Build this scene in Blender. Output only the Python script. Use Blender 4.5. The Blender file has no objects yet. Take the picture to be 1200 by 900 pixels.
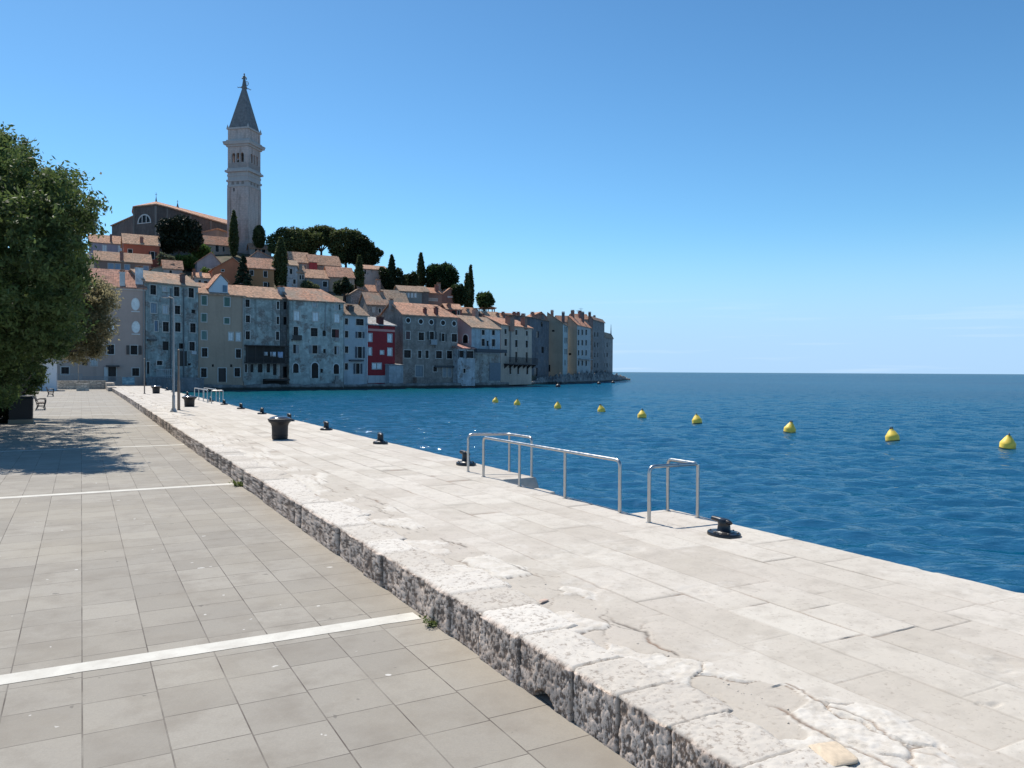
import bpy, math, random
import numpy as np
from mathutils import Vector, Matrix
R = math.radians
rng = np.random.default_rng(7)
random.seed(11)
S = bpy.context.scene
COL = S.collection

# ------------------------------------------------------------------ camera
FPX = 920.0                       # focal length in photo pixels (1200 wide)
CAM = Vector((0, 0, 3.56))        # 3.56 m above the sea, z = 0 is the water
PITCH, ROLL = math.atan(14.7 / FPX), 0.0053
_f = Vector((0, math.cos(PITCH), -math.sin(PITCH)))
_r0 = Vector((1, 0, 0)); _u0 = Vector((0, math.sin(PITCH), math.cos(PITCH)))
_r = _r0 * math.cos(ROLL) + _u0 * math.sin(ROLL)
_u = _u0 * math.cos(ROLL) - _r0 * math.sin(ROLL)
cd = bpy.data.cameras.new('camera'); cam = bpy.data.objects.new('camera', cd); COL.objects.link(cam)
cd.sensor_width = 36.0; cd.lens = FPX / 1200 * 36.0
cd.clip_start = 0.1; cd.clip_end = 90000
M = Matrix((( _r.x, _u.x, -_f.x, CAM.x), (_r.y, _u.y, -_f.y, CAM.y), (_r.z, _u.z, -_f.z, CAM.z), (0, 0, 0, 1)))
cam.matrix_world = M
S.camera = cam
S.view_settings.view_transform = 'Standard'; S.view_settings.look = 'None'
S.view_settings.gamma = 1.0; S.view_settings.use_curve_mapping = False
S.view_settings.exposure = 0.30

# ------------------------------------------------------------------ sky and sun
SUN_EL, SUN_AZ = R(56), R(37)     # azimuth measured to the left of +Y
sdir = Vector((-math.sin(SUN_AZ) * math.cos(SUN_EL), math.cos(SUN_AZ) * math.cos(SUN_EL), math.sin(SUN_EL)))
W = bpy.data.worlds.new('World'); S.world = W; W.use_nodes = True
wt = W.node_tree; wt.nodes.clear()
sky = wt.nodes.new('ShaderNodeTexSky'); sky.sky_type = 'NISHITA'; sky.sun_disc = False
sky.sun_elevation = SUN_EL; sky.sun_rotation = -SUN_AZ
sky.altitude = 0; sky.air_density = 1.0; sky.dust_density = 0.35; sky.ozone_density = 2.0
hs = wt.nodes.new('ShaderNodeHueSaturation'); hs.inputs['Saturation'].default_value = 1.12
bg = wt.nodes.new('ShaderNodeBackground'); bg.inputs['Strength'].default_value = 0.115
wo = wt.nodes.new('ShaderNodeOutputWorld')
# clear maritime air: azure overhead, pale milky blue (not yellow) low over the sea, a few thin wisps
tint = wt.nodes.new('ShaderNodeMix'); tint.data_type = 'RGBA'; tint.blend_type = 'MULTIPLY'; tint.inputs[0].default_value = 1.0; tint.inputs[7].default_value = (0.615, 0.93, 1.055, 1)
gco = wt.nodes.new('ShaderNodeTexCoord'); sep = wt.nodes.new('ShaderNodeSeparateXYZ'); wt.links.new(gco.outputs['Generated'], sep.inputs[0])
mr = wt.nodes.new('ShaderNodeMapRange'); mr.interpolation_type = 'SMOOTHERSTEP'
for k_, v_ in zip(('From Min', 'From Max', 'To Min', 'To Max'), (0.0, 0.20, 1.0, 0.0)): mr.inputs[k_].default_value = v_
wt.links.new(sep.outputs[2], mr.inputs['Value'])
wmap = wt.nodes.new('ShaderNodeMapping'); wmap.inputs['Scale'].default_value = (2.2, 2.2, 55); wt.links.new(gco.outputs['Generated'], wmap.inputs['Vector'])
wn = wt.nodes.new('ShaderNodeTexNoise'); wn.inputs['Scale'].default_value = 2.4; wn.inputs['Detail'].default_value = 5; wt.links.new(wmap.outputs[0], wn.inputs['Vector'])
wr = wt.nodes.new('ShaderNodeMapRange'); wt.links.new(wn.outputs['Fac'], wr.inputs['Value'])
for k_, v_ in zip(('From Min', 'From Max', 'To Min', 'To Max'), (0.57, 0.78, 0.0, 0.20)): wr.inputs[k_].default_value = v_
wb = wt.nodes.new('ShaderNodeMapRange'); wb.interpolation_type = 'SMOOTHSTEP'; wt.links.new(sep.outputs[2], wb.inputs['Value'])
for k_, v_ in zip(('From Min', 'From Max', 'To Min', 'To Max'), (0.12, 0.04, 0.0, 1.0)): wb.inputs[k_].default_value = v_
wm = wt.nodes.new('ShaderNodeMath'); wm.operation = 'MULTIPLY'; wt.links.new(wr.outputs[0], wm.inputs[0]); wt.links.new(wb.outputs[0], wm.inputs[1])
hz = wt.nodes.new('ShaderNodeMix'); hz.data_type = 'RGBA'; hz.inputs[7].default_value = (3.25, 5.0, 7.3, 1)
mh = wt.nodes.new('ShaderNodeMath'); mh.operation = 'MULTIPLY'; mh.inputs[1].default_value = 0.92; wt.links.new(mr.outputs[0], mh.inputs[0])
cl = wt.nodes.new('ShaderNodeMix'); cl.data_type = 'RGBA'; cl.inputs[7].default_value = (7.2, 7.6, 8.0, 1)
wt.links.new(sky.outputs[0], hs.inputs['Color']); wt.links.new(hs.outputs[0], tint.inputs[6]); zr = wt.nodes.new('ShaderNodeMapRange'); zr.interpolation_type = 'SMOOTHSTEP'; wt.links.new(sep.outputs[2], zr.inputs['Value'])
for k_, v_ in zip(('From Min', 'From Max', 'To Min', 'To Max'), (0.10, 0.60, 1.0, 0.80)): zr.inputs[k_].default_value = v_
zm = wt.nodes.new('ShaderNodeVectorMath'); zm.operation = 'SCALE'; wt.links.new(tint.outputs[2], zm.inputs[0]); wt.links.new(zr.outputs[0], zm.inputs['Scale']); wt.links.new(zm.outputs[0], hz.inputs[6]); wt.links.new(mh.outputs[0], hz.inputs[0])
wt.links.new(hz.outputs[2], cl.inputs[6]); wt.links.new(wm.outputs[0], cl.inputs[0]); wt.links.new(cl.outputs[2], bg.inputs[0]); wt.links.new(bg.outputs[0], wo.inputs[0])
sl = bpy.data.lights.new('sun', 'SUN'); sl.energy = 4.6; sl.angle = R(0.53); sl.color = (1.0, 0.935, 0.845)
so = bpy.data.objects.new('sun', sl); COL.objects.link(so)
so.rotation_euler = (-sdir).to_track_quat('-Z', 'Y').to_euler(); so.location = (0, 0, 80)

# ------------------------------------------------------------------ projection helpers (measuring only)
def ray(px, py):
    return (_r * ((px - 600) / FPX) - _u * ((py - 450) / FPX) + _f)
def at(px, py, D):
    d = ray(px, py); return CAM + d * (D / d.y)
def onz(px, py, z):
    d = ray(px, py); return CAM + d * ((z - CAM.z) / d.z)
def proj(p):
    v = Vector(p) - CAM
    z = v.dot(_f); return 600 + FPX * v.dot(_r) / z, 450 - FPX * v.dot(_u) / z
def lerp(x, xs, ys): return float(np.interp(x, xs, ys))

# quay frame: lat = to the sea, s = along the promenade
TH = math.atan(505 / 920)
U = Vector((-math.sin(TH), math.cos(TH), 0)); NL = Vector((math.cos(TH), math.sin(TH), 0))
ZP, ZQ = 0.76, 1.20               # promenade level, quay level
def q(lat, s, z): return NL * lat + U * s + Vector((0, 0, z))
def lat_s(p): return p.dot(NL), p.dot(U)
def s_at_px(px, lat):             # where along the line lat=const a sight line to px falls
    k = (px - 600) / FPX
    # lat*nx + s*ux = k*(lat*ny + s*uy)
    return (k * lat * NL.y - lat * NL.x) / (U.x - k * U.y)

# ------------------------------------------------------------------ noise
def _hash(ix, iy, iz, seed):
    h = (ix * 374761393 + iy * 668265263 + iz * 2147483647 + seed * 1274126177) & 0xffffffff
    h = ((h ^ (h >> 13)) * 1274126177) & 0xffffffff
    h = h ^ (h >> 16)
    return (h & 0xffffff) / float(0xffffff)
def vnoise(x, y, seed=0):
    x = np.asarray(x, float); y = np.asarray(y, float)
    ix = np.floor(x).astype(np.int64); iy = np.floor(y).astype(np.int64)
    fx = x - ix; fy = y - iy
    fx = fx * fx * (3 - 2 * fx); fy = fy * fy * (3 - 2 * fy)
    a = _hash(ix, iy, 0, seed); b = _hash(ix + 1, iy, 0, seed); c = _hash(ix, iy + 1, 0, seed); d = _hash(ix + 1, iy + 1, 0, seed)
    return (a * (1 - fx) + b * fx) * (1 - fy) + (c * (1 - fx) + d * fx) * fy
def fbm(x, y, o=4, seed=0):
    r = 0; a = 0.5; t = 0
    for k in range(o):
        r = r + a * vnoise(x * 2 ** k + 13.7 * k, y * 2 ** k - 7.3 * k, seed + k); t += a; a *= 0.55
    return r / t

# ------------------------------------------------------------------ mesh helpers
class MB:
    def __init__(s): s.v = []; s.f = []
    def poly(s, pts):
        b = len(s.v); s.v += [tuple(p) for p in pts]; s.f.append(tuple(range(b, b + len(pts))))
    def box(s, x0, x1, y0, y1, z0, z1, tw=None):
        b = len(s.v)
        s.v += [(x0, y0, z0), (x1, y0, z0), (x1, y1, z0), (x0, y1, z0), (x0, y0, z1), (x1, y0, z1), (x1, y1, z1), (x0, y1, z1)]
        s.f += [tuple(b + i for i in f) for f in ((3, 2, 1, 0), (4, 5, 6, 7), (0, 1, 5, 4), (1, 2, 6, 5), (2, 3, 7, 6), (3, 0, 4, 7))]
    def hexa(s, p):   # 8 points, bottom ring then top ring
        b = len(s.v); s.v += [tuple(x) for x in p]
        s.f += [tuple(b + i for i in f) for f in ((3, 2, 1, 0), (4, 5, 6, 7), (0, 1, 5, 4), (1, 2, 6, 5), (2, 3, 7, 6), (3, 0, 4, 7))]
    def prism(s, pts, off):           # polygon extruded by a vector
        n = len(pts); b = len(s.v); off = Vector(off)
        s.v += [tuple(p) for p in pts] + [tuple(Vector(p) + off) for p in pts]
        s.f.append(tuple(range(b, b + n))); s.f.append(tuple(range(b + 2 * n - 1, b + n - 1, -1)))
        for i in range(n):
            j = (i + 1) % n; s.f.append((b + i, b + n + i, b + n + j, b + j))
    def tube(s, pts, rad, n=10, cap=True):
        pts = [Vector(p) for p in pts]; rs = rad if hasattr(rad, '__len__') else [rad] * len(pts)
        b = len(s.v); ref = None
        for i, p in enumerate(pts):
            t = (pts[min(i + 1, len(pts) - 1)] - pts[max(i - 1, 0)]).normalized()
            if ref is None:
                ref = Vector((0, 0, 1)) if abs(t.z) < 0.9 else Vector((1, 0, 0))
            a = t.cross(ref).normalized(); c = a.cross(t).normalized(); ref = c
            for k in range(n):
                w = 2 * math.pi * k / n
                s.v.append(tuple(p + (a * math.cos(w) + c * math.sin(w)) * rs[i]))
        for i in range(len(pts) - 1):
            for k in range(n):
                k2 = (k + 1) % n
                s.f.append((b + i * n + k, b + (i + 1) * n + k, b + (i + 1) * n + k2, b + i * n + k2))
        if cap:
            s.f.append(tuple(b + k for k in range(n))); e = b + (len(pts) - 1) * n
            s.f.append(tuple(e + k for k in range(n - 1, -1, -1)))
    def lathe(s, prof, n=24, c=(0, 0, 0), sx=1, sy=1):
        b = len(s.v)
        for r, z in prof:
            for k in range(n):
                w = 2 * math.pi * k / n
                s.v.append((c[0] + r * sx * math.cos(w), c[1] + r * sy * math.sin(w), c[2] + z))
        for i in range(len(prof) - 1):
            for k in range(n):
                k2 = (k + 1) % n
                s.f.append((b + i * n + k, b + i * n + k2, b + (i + 1) * n + k2, b + (i + 1) * n + k))
        s.f.append(tuple(b + k for k in range(n - 1, -1, -1))); e = b + (len(prof) - 1) * n
        s.f.append(tuple(e + k for k in range(n)))
    def build(s, name, m, parent=None, smooth=False):
        me = bpy.data.meshes.new(name); me.from_pydata(s.v, [], s.f); me.validate(clean_customdata=False)
        return link(name, me, m, parent, smooth)
def link(name, me, m, parent=None, smooth=False):
    if m: me.materials.append(m)
    if smooth is True: me.polygons.foreach_set('use_smooth', [True] * len(me.polygons))
    o = bpy.data.objects.new(name, me); COL.objects.link(o)
    if smooth == 'auto':
        me.polygons.foreach_set('use_smooth', [True] * len(me.polygons))
        for e_ in (): pass
        me.set_sharp_from_angle(angle=R(35))
    if parent: o.parent = parent
    return o
def np_mesh(name, V, F, m, parent=None, smooth=True, attrs=None):
    V = np.ascontiguousarray(V, np.float32); F = np.ascontiguousarray(F, np.int32)
    me = bpy.data.meshes.new(name); k = F.shape[1]
    me.vertices.add(len(V)); me.vertices.foreach_set('co', V.ravel())
    me.loops.add(F.size); me.loops.foreach_set('vertex_index', F.ravel())
    me.polygons.add(len(F)); me.polygons.foreach_set('loop_start', np.arange(0, F.size, k, dtype=np.int32))
    if attrs:
        for nm, (dom, arr) in attrs.items():
            a = me.attributes.new(nm, 'FLOAT', dom); a.data.foreach_set('value', np.ascontiguousarray(arr, np.float32).ravel())
    me.update(calc_edges=True)
    return link(name, me, m, parent, smooth)
def grid_faces(nr, nc):
    i = np.arange(nr - 1)[:, None] * nc + np.arange(nc - 1)[None, :]
    return np.stack([i, i + 1, i + nc + 1, i + nc], -1).reshape(-1, 4)
def tag(o, label=None, cat=None, group=None, kind=None):
    if label: o['label'] = label
    if cat: o['category'] = cat
    if group: o['group'] = group
    if kind: o['kind'] = kind
    return o
def empty(name, loc, rz=0, label=None, cat=None, group=None):
    o = bpy.data.objects.new(name, None); COL.objects.link(o); o.location = loc; o.rotation_euler = (0, 0, rz)
    o.empty_display_size = 0.3
    return tag(o, label, cat, group)
def copy_tree(o, parent=None):
    c = o.copy(); COL.objects.link(c); c.parent = parent
    for ch in list(o.children): copy_tree(ch, c)
    return c

# ------------------------------------------------------------------ material helpers
class NT:
    def __init__(s, name):
        s.m = bpy.data.materials.new(name); s.m.use_nodes = True; s.t = s.m.node_tree
        s.b = s.t.nodes['Principled BSDF']; s.out = s.t.nodes['Material Output']
    def n(s, typ, **kw):
        nd = s.t.nodes.new('ShaderNode' + typ)
        for k, v in kw.items():
            if k in ('operation', 'blend_type', 'data_type', 'noise_dimensions', 'feature', 'attribute_name', 'interpolation_type', 'wave_type', 'bands_direction', 'offset', 'squash', 'distance'):
                setattr(nd, k, v)
            else: s.set(nd.inputs[k.replace('_', ' ')], v)
        return nd
    def set(s, inp, v):
        if hasattr(v, 'is_output') or isinstance(v, bpy.types.NodeSocket): s.t.links.new(v, inp)
        else:
            if isinstance(v, (tuple, list)) and len(v) == 3 and inp.type == 'RGBA': v = (*v, 1)
            inp.default_value = v
    def coord(s, rand=True, scale=(1, 1, 1)):
        tc = s.n('TexCoord').outputs['Object']
        if rand:
            oi = s.n('ObjectInfo').outputs['Random']
            mu = s.n('Math', operation='MULTIPLY'); s.set(mu.inputs[0], oi); mu.inputs[1].default_value = 311.0
            ad = s.n('VectorMath', operation='ADD'); s.set(ad.inputs[0], tc); s.set(ad.inputs[1], mu.outputs[0]); tc = ad.outputs[0]
        if scale != (1, 1, 1):
            mp = s.n('Mapping'); s.set(mp.inputs['Vector'], tc); mp.inputs['Scale'].default_value = scale; tc = mp.outputs[0]
        return tc
    def noise(s, vec, scale, detail=4, rough=0.55):
        nd = s.n('TexNoise'); s.set(nd.inputs['Vector'], vec); nd.inputs['Scale'].default_value = scale
        nd.inputs['Detail'].default_value = detail; nd.inputs['Roughness'].default_value = rough
        return nd.outputs['Fac']
    def ramp(s, fac, p0, p1, v0=0.0, v1=1.0):
        nd = s.n('MapRange'); s.set(nd.inputs['Value'], fac)
        for k, v in zip(('From Min', 'From Max', 'To Min', 'To Max'), (p0, p1, v0, v1)): nd.inputs[k].default_value = v
        return nd.outputs[0]
    def mix(s, fac, a, b, blend='MIX'):
        nd = s.n('Mix', data_type='RGBA', blend_type=blend)
        s.set(nd.inputs['Factor'], fac); s.set(nd.inputs['A'] if False else nd.inputs[6], a); s.set(nd.inputs[7], b)
        return nd.outputs[2]
    def math(s, op, a, b=0.0):
        nd = s.n('Math', operation=op); s.set(nd.inputs[0], a); s.set(nd.inputs[1], b); return nd.outputs[0]
    def bump(s, h, strength=0.5, dist=0.02):
        nd = s.n('Bump'); s.set(nd.inputs['Height'], h); nd.inputs['Strength'].default_value = strength; nd.inputs['Distance'].default_value = dist
        s.t.links.new(nd.outputs[0], s.b.inputs['Normal']); return nd
    def attr(s, name): return s.n('Attribute', attribute_name=name).outputs['Fac']
    def col(s, v): s.set(s.b.inputs['Base Color'], v)
    def rough(s, v): s.set(s.b.inputs['Roughness'], v)

_cache = {}
def cached(fn):
    def w(*a):
        k = (fn.__name__, a)
        if k not in _cache: _cache[k] = fn(*a)
        return _cache[k]
    return w
def sc(c, k): return tuple(min(1, x * k) for x in c)

@cached
def plaster(c, dirt=0.5, patch=0.0):
    c = sc(c, 1.12)
    n = NT('plaster'); v = n.coord()
    big = n.noise(v, 0.22, 6, 0.6); stv = n.coord(True, (1.3, 1.3, 0.1)); st = n.noise(stv, 0.9, 5, 0.6); fine = n.noise(v, 2.3, 5, 0.65)
    a = n.mix(n.ramp(big, 0.35, 0.65, 0.0, dirt), c, sc(c, 0.55))
    a = n.mix(n.ramp(st, 0.48, 0.72, 0.0, dirt * 0.9), a, sc(c, 0.42))
    a = n.mix(n.ramp(fine, 0.45, 0.7, 0.0, dirt * 0.6), a, sc(c, 1.25))
    if dirt > 0.45:
        mo = n.noise(v, 0.9, 7, 0.72); a = n.mix(n.ramp(mo, 0.46, 0.60, 0.0, dirt * 0.8), a, sc(c, 0.5)); a = n.mix(n.ramp(mo, 0.47, 0.36, 0.0, dirt * 0.7), a, sc(c, 1.35))
    if dirt > 0.35:
        st2 = n.noise(n.coord(True, (0.8, 0.8, 0.05)), 1.5, 4, 0.6); a = n.mix(n.ramp(st2, 0.54, 0.66, 0.0, dirt * 0.75), a, sc(c, 0.33))
        tide = n.noise(n.coord(True, (0.15, 0.15, 0.9)), 0.8, 5, 0.65); a = n.mix(n.ramp(tide, 0.52, 0.68, 0.0, dirt * 0.6), a, sc(c, 0.5))
    if patch > 0:
        p = n.noise(v, 0.55, 8, 0.7); f = n.ramp(p, 0.575 - patch * 0.16, 0.64 - patch * 0.16, 0, .85)
        vo = n.n('TexVoronoi', Scale=2.2); n.set(vo.inputs['Vector'], n.coord(True, (1, 1, 1.8)))
        stone = n.mix(n.ramp(vo.outputs['Distance'], 0.1, 0.55), (0.33, 0.295, 0.265), (0.17, 0.15, 0.135))
        a = n.mix(f, a, stone)
    n.col(a); n.rough(0.92); n.bump(fine, 0.4, 0.05); return n.m
@cached
def rubble(c):
    n = NT('rubble_stone'); v = n.coord(True, (1, 1, 1.7))
    vo = n.n('TexVoronoi', Scale=1.9); n.set(vo.inputs['Vector'], v)
    w = n.n('TexVoronoi', Scale=1.9, feature='DISTANCE_TO_EDGE'); n.set(w.inputs['Vector'], v)
    a = n.mix(n.ramp(vo.outputs['Color'], 0.1, 0.9), sc(c, 0.62), sc(c, 1.12))
    a = n.mix(n.ramp(w.outputs['Distance'], 0.02, 0.10), sc(c, 0.45), a)
    a = n.mix(n.ramp(n.noise(n.coord(), 0.3, 6), 0.4, 0.68, 0, 0.6), a, sc(c, 0.5))
    n.col(a); n.rough(0.95); n.bump(w.outputs['Distance'], 0.5, 0.08); return n.m
@cached
def rooftile(c, old=0.4):
    n = NT('roof_tile'); v = n.coord(False); vr = n.coord()
    wx = n.n('TexWave', wave_type='BANDS', bands_direction='X', Scale=1.3, Distortion=0.6); n.set(wx.inputs['Vector'], v); wx.inputs['Detail'].default_value = 1
    wy = n.n('TexWave', wave_type='BANDS', bands_direction='Y', Scale=0.8, Distortion=1.5); n.set(wy.inputs['Vector'], v)
    tile = n.n('TexVoronoi', Scale=2.6); n.set(tile.inputs['Vector'], vr)
    big = n.noise(vr, 0.35, 5)
    a = n.mix(n.ramp(tile.outputs['Color'], 0.1, 0.9, 0, 1.0), sc(c, 0.58), sc(c, 1.40))
    a = n.mix(n.ramp(big, 0.42, 0.66, 0, old), a, (0.30, 0.24, 0.18))
    a = n.mix(n.ramp(n.noise(vr, 3.0, 3), 0.55, 0.7, 0, old), a, (0.42, 0.36, 0.29))
    n.col(a); n.rough(0.9)
    n.bump(n.math('ADD', wx.outputs['Fac'], n.math('MULTIPLY', wy.outputs['Fac'], 0.5)), 0.8, 0.09); return n.m
@cached
def paint(c, rough=0.5, metal=0.0, nm='paint'):
    n = NT(nm); v = n.coord(); f = n.noise(v, 3.0, 5)
    n.col(n.mix(n.ramp(f, 0.35, 0.7), sc(c, 0.82), sc(c, 1.08))); n.rough(n.ramp(f, 0.3, 0.7, rough * 0.85, min(1, rough * 1.15)))
    n.b.inputs['Metallic'].default_value = metal; n.bump(n.noise(v, 20, 3), 0.1, 0.01); return n.m
@cached
def glass_dark():
    n = NT('window_glass'); f = n.noise(n.coord(), 0.7, 2)
    n.col(n.mix(n.ramp(f, 0.4, 0.6), (0.005, 0.006, 0.008), (0.014, 0.016, 0.019))); n.rough(0.15); n.b.inputs['Specular IOR Level'].default_value = 0.12; return n.m
@cached
def leafmat(c, c2, trans=0.35):
    n = NT('foliage'); t = n.attr('tone'); oi = n.n('ObjectInfo').outputs['Random']
    a = n.mix(t, c, c2); n.col(a); n.rough(0.6); n.b.inputs['Specular IOR Level'].default_value = 0.25
    tr = n.n('BsdfTranslucent'); n.set(tr.inputs['Color'], n.mix(0.5, a, sc(c2, 1.5)))
    mx = n.n('MixShader'); mx.inputs[0].default_value = trans
    n.t.links.new(n.b.outputs[0], mx.inputs[1]); n.t.links.new(tr.outputs[0], mx.inputs[2]); n.t.links.new(mx.outputs[0], n.out.inputs[0]); return n.m
@cached
def bark(c=(0.07, 0.055, 0.045)):
    n = NT('bark'); f = n.noise(n.coord(True, (6, 6, 1)), 2.0, 6)
    n.col(n.mix(f, sc(c, 0.5), sc(c, 1.5))); n.rough(0.95); n.bump(f, 0.8, 0.05); return n.m
# ================================================================== SEA
def m_water():
    n = NT('sea_water')
    tc = n.n('TexCoord').outputs['Object']
    def rip(sx, sy, sc_, det, rot):
        mp = n.n('Mapping'); n.set(mp.inputs['Vector'], tc); mp.inputs['Scale'].default_value = (sx, sy, 1); mp.inputs['Rotation'].default_value = (0, 0, rot)
        return n.noise(mp.outputs[0], sc_, det, 0.6)
    r1 = rip(0.5, 1.0, 3.4, 4, 0.15); r2 = rip(0.5, 1.0, 1.1, 3, -0.25); r3 = rip(0.6, 1.0, 0.35, 2, 0.1)
    h = n.math('ADD', n.math('MULTIPLY', r1, 0.12), n.math('ADD', n.math('MULTIPLY', r2, 0.32), n.math('MULTIPLY', r3, 0.34)))
    n.bump(h, 1.0, 0.6)
    big = n.noise(tc, 0.012, 3)
    shore = n.attr('shore')
    a = n.mix(n.ramp(big, 0.35, 0.65), (0.0010, 0.064, 0.134), (0.0018, 0.083, 0.162))
    a = n.mix(shore, a, (0.004, 0.088, 0.098))
    # body colour plus a Fresnel mirror; unresolved wave slopes keep the grazing reflectance of a rough sea well below 1
    bp = next(x for x in n.t.nodes if x.type == 'BUMP'); df = n.n('BsdfDiffuse'); n.set(df.inputs['Color'], a); gl = n.n('BsdfGlossy'); gl.inputs['Roughness'].default_value = 0.06
    fr = n.n('Fresnel'); fr.inputs['IOR'].default_value = 1.33
    for nd in (gl, fr): n.t.links.new(bp.outputs[0], nd.inputs['Normal'])
    fc = n.math('MINIMUM', fr.outputs[0], 0.34); mx = n.n('MixShader'); n.set(mx.inputs[0], fc)
    n.t.links.new(df.outputs[0], mx.inputs[1]); n.t.links.new(gl.outputs[0], mx.inputs[2]); n.t.links.new(mx.outputs[0], n.out.inputs[0])
    return n.m
def build_sea():
    r = np.concatenate([np.geomspace(5, 300, 900), np.geomspace(304, 60000, 160)])
    ph = np.radians(np.concatenate([np.linspace(-75, -36, 60)[:-1], np.linspace(-36, 40, 420), np.linspace(40, 80, 70)[1:]]))
    Rr, P = np.meshgrid(r, ph, indexing='ij'); X = Rr * np.sin(P); Y = Rr * np.cos(P); Z = np.zeros_like(X)
    dr = np.gradient(r)[:, None] * np.ones_like(X)
    g = np.random.default_rng(3)
    for k in range(46):
        lam = math.exp(g.uniform(math.log(0.45), math.log(3.6))); th = R(258) + g.normal(0, 0.5)
        amp = 0.0056 * lam ** 0.9 * g.uniform(0.6, 1.2); kx, ky = math.cos(th) * 2 * math.pi / lam, math.sin(th) * 2 * math.pi / lam
        fade = np.clip((lam / (2.5 * dr) - 0.8), 0, 1)
        ph0 = kx * X + ky * Y + g.uniform(0, 6.28) + 1.5 * vnoise(X * 0.11 + k, Y * 0.11, k)
        Z += amp * fade * (np.sin(ph0) + 0.25 * np.cos(2 * ph0))
    px = 600 + FPX * X / np.maximum(Y, 0.1)
    wf = np.interp(px, WX, WD)
    sh = np.clip(1 - (wf - Y) / 70.0, 0, 1) ** 1.5 * (px < 760) * (px > 100)
    sh *= np.clip((760 - px) / 250.0, 0, 1)
    o = np_mesh('water', np.stack([X, Y, Z], -1).reshape(-1, 3), grid_faces(len(r), len(ph))[:, ::-1], m_water(), attrs={'shore': ('POINT', sh)})
    o['kind'] = 'structure'
# shoreline of the old town: photo column -> distance of the facades
WX = [-200, 60, 170, 240, 335, 400, 463, 536, 560, 586, 626, 640, 665, 700, 717, 740]
WD = [118, 121, 128, 137, 147, 153, 163, 174, 179, 186, 215, 238, 257, 300, 325, 365]
build_sea()

# ================================================================== PROMENADE
def m_paving():
    n = NT('paving_slab'); tc = n.n('TexCoord').outputs['Object']
    sp = n.n('SeparateXYZ'); n.set(sp.inputs[0], tc); cb = n.n('CombineXYZ'); n.set(cb.inputs[0], sp.outputs[1]); n.set(cb.inputs[1], sp.outputs[0])
    wob = n.noise(tc, 0.8, 2)
    br = n.n('TexBrick'); br.offset = 0.06; br.squash = 1.0
    n.set(br.inputs['Vector'], cb.outputs[0]); br.inputs['Scale'].default_value = 1.0
    br.inputs['Brick Width'].default_value = 0.622; br.inputs['Row Height'].default_value = 0.574
    br.inputs['Mortar Size'].default_value = 0.0060; br.inputs['Mortar Smooth'].default_value = 0.3
    br.inputs['Color1'].default_value = (0.0, 0.0, 0.0, 1); br.inputs['Color2'].default_value = (1, 1, 1, 1); br.inputs['Mortar'].default_value = (0.5, 0.5, 0.5, 1); br.inputs['Bias'].default_value = 0
    big = n.noise(tc, 0.35, 5); mid = n.noise(tc, 2.2, 5, 0.65); fine = n.noise(tc, 60, 4, 0.7); grit = n.noise(tc, 260, 2, 0.7)
    a = n.mix(n.ramp(br.outputs['Color'], 0, 1), (0.262, 0.238, 0.200), (0.350, 0.322, 0.274))
    a = n.mix(n.ramp(mid, 0.45, 0.68, 0, 0.6), a, (0.205, 0.178, 0.142))
    a = n.mix(n.ramp(big, 0.45, 0.7, 0, 0.5), a, (0.365, 0.325, 0.255))
    a = n.mix(n.ramp(fine, 0.3, 0.75, 0, 0.45), a, (0.20, 0.185, 0.165))
    a = n.mix(n.ramp(grit, 0.62, 0.75, 0, 0.5), a, (0.47, 0.44, 0.40))
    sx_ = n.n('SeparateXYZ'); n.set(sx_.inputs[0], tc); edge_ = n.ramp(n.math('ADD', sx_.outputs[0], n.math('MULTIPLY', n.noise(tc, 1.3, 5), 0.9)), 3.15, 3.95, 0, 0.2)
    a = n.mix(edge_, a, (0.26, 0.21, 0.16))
    spots = n.noise(tc, 7.5, 2, 0.4); a = n.mix(n.ramp(spots, 0.77, 0.785, 0, 0.8), a, (0.62, 0.60, 0.56))
    sp2 = n.noise(tc, 5.2, 3, 0.5); a = n.mix(n.ramp(sp2, 0.715, 0.735, 0, 0.55), a, (0.10, 0.09, 0.08))
    j = n.math('MULTIPLY', br.outputs['Fac'], n.ramp(n.noise(tc, 1.6, 4), 0.36, 0.62, 0.22, 0.95))
    a = n.mix(j, a, (0.085, 0.068, 0.055)); n.col(a); n.rough(0.88)
    h = n.math('SUBTRACT', n.math('MULTIPLY', fine, 0.15), br.outputs['Fac']); n.bump(h, 0.7, 0.006); return n.m
pm = MB()
pm.poly([(-70, -12, ZP), (3.75, -12, ZP), (3.75, 126, ZP), (-70, 126, ZP)])
o = pm.build('promenade', m_paving()); o.rotation_euler = (0, 0, TH); o['kind'] = 'structure'
def m_strip():
    n = NT('white_stone_strip'); v = n.n('TexCoord').outputs['Object']; f = n.noise(v, 3.5, 6, 0.65); e = n.noise(v, 40, 3)
    a = n.mix(n.ramp(f, 0.4, 0.75, 0, 0.7), (0.60, 0.58, 0.52), (0.42, 0.39, 0.34)); a = n.mix(n.ramp(e, 0.6, 0.75, 0, 0.5), a, (0.38, 0.35, 0.31))
    n.col(a); n.rough(0.85); n.bump(e, 0.3, 0.004); return n.m
ms = m_strip()
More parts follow.
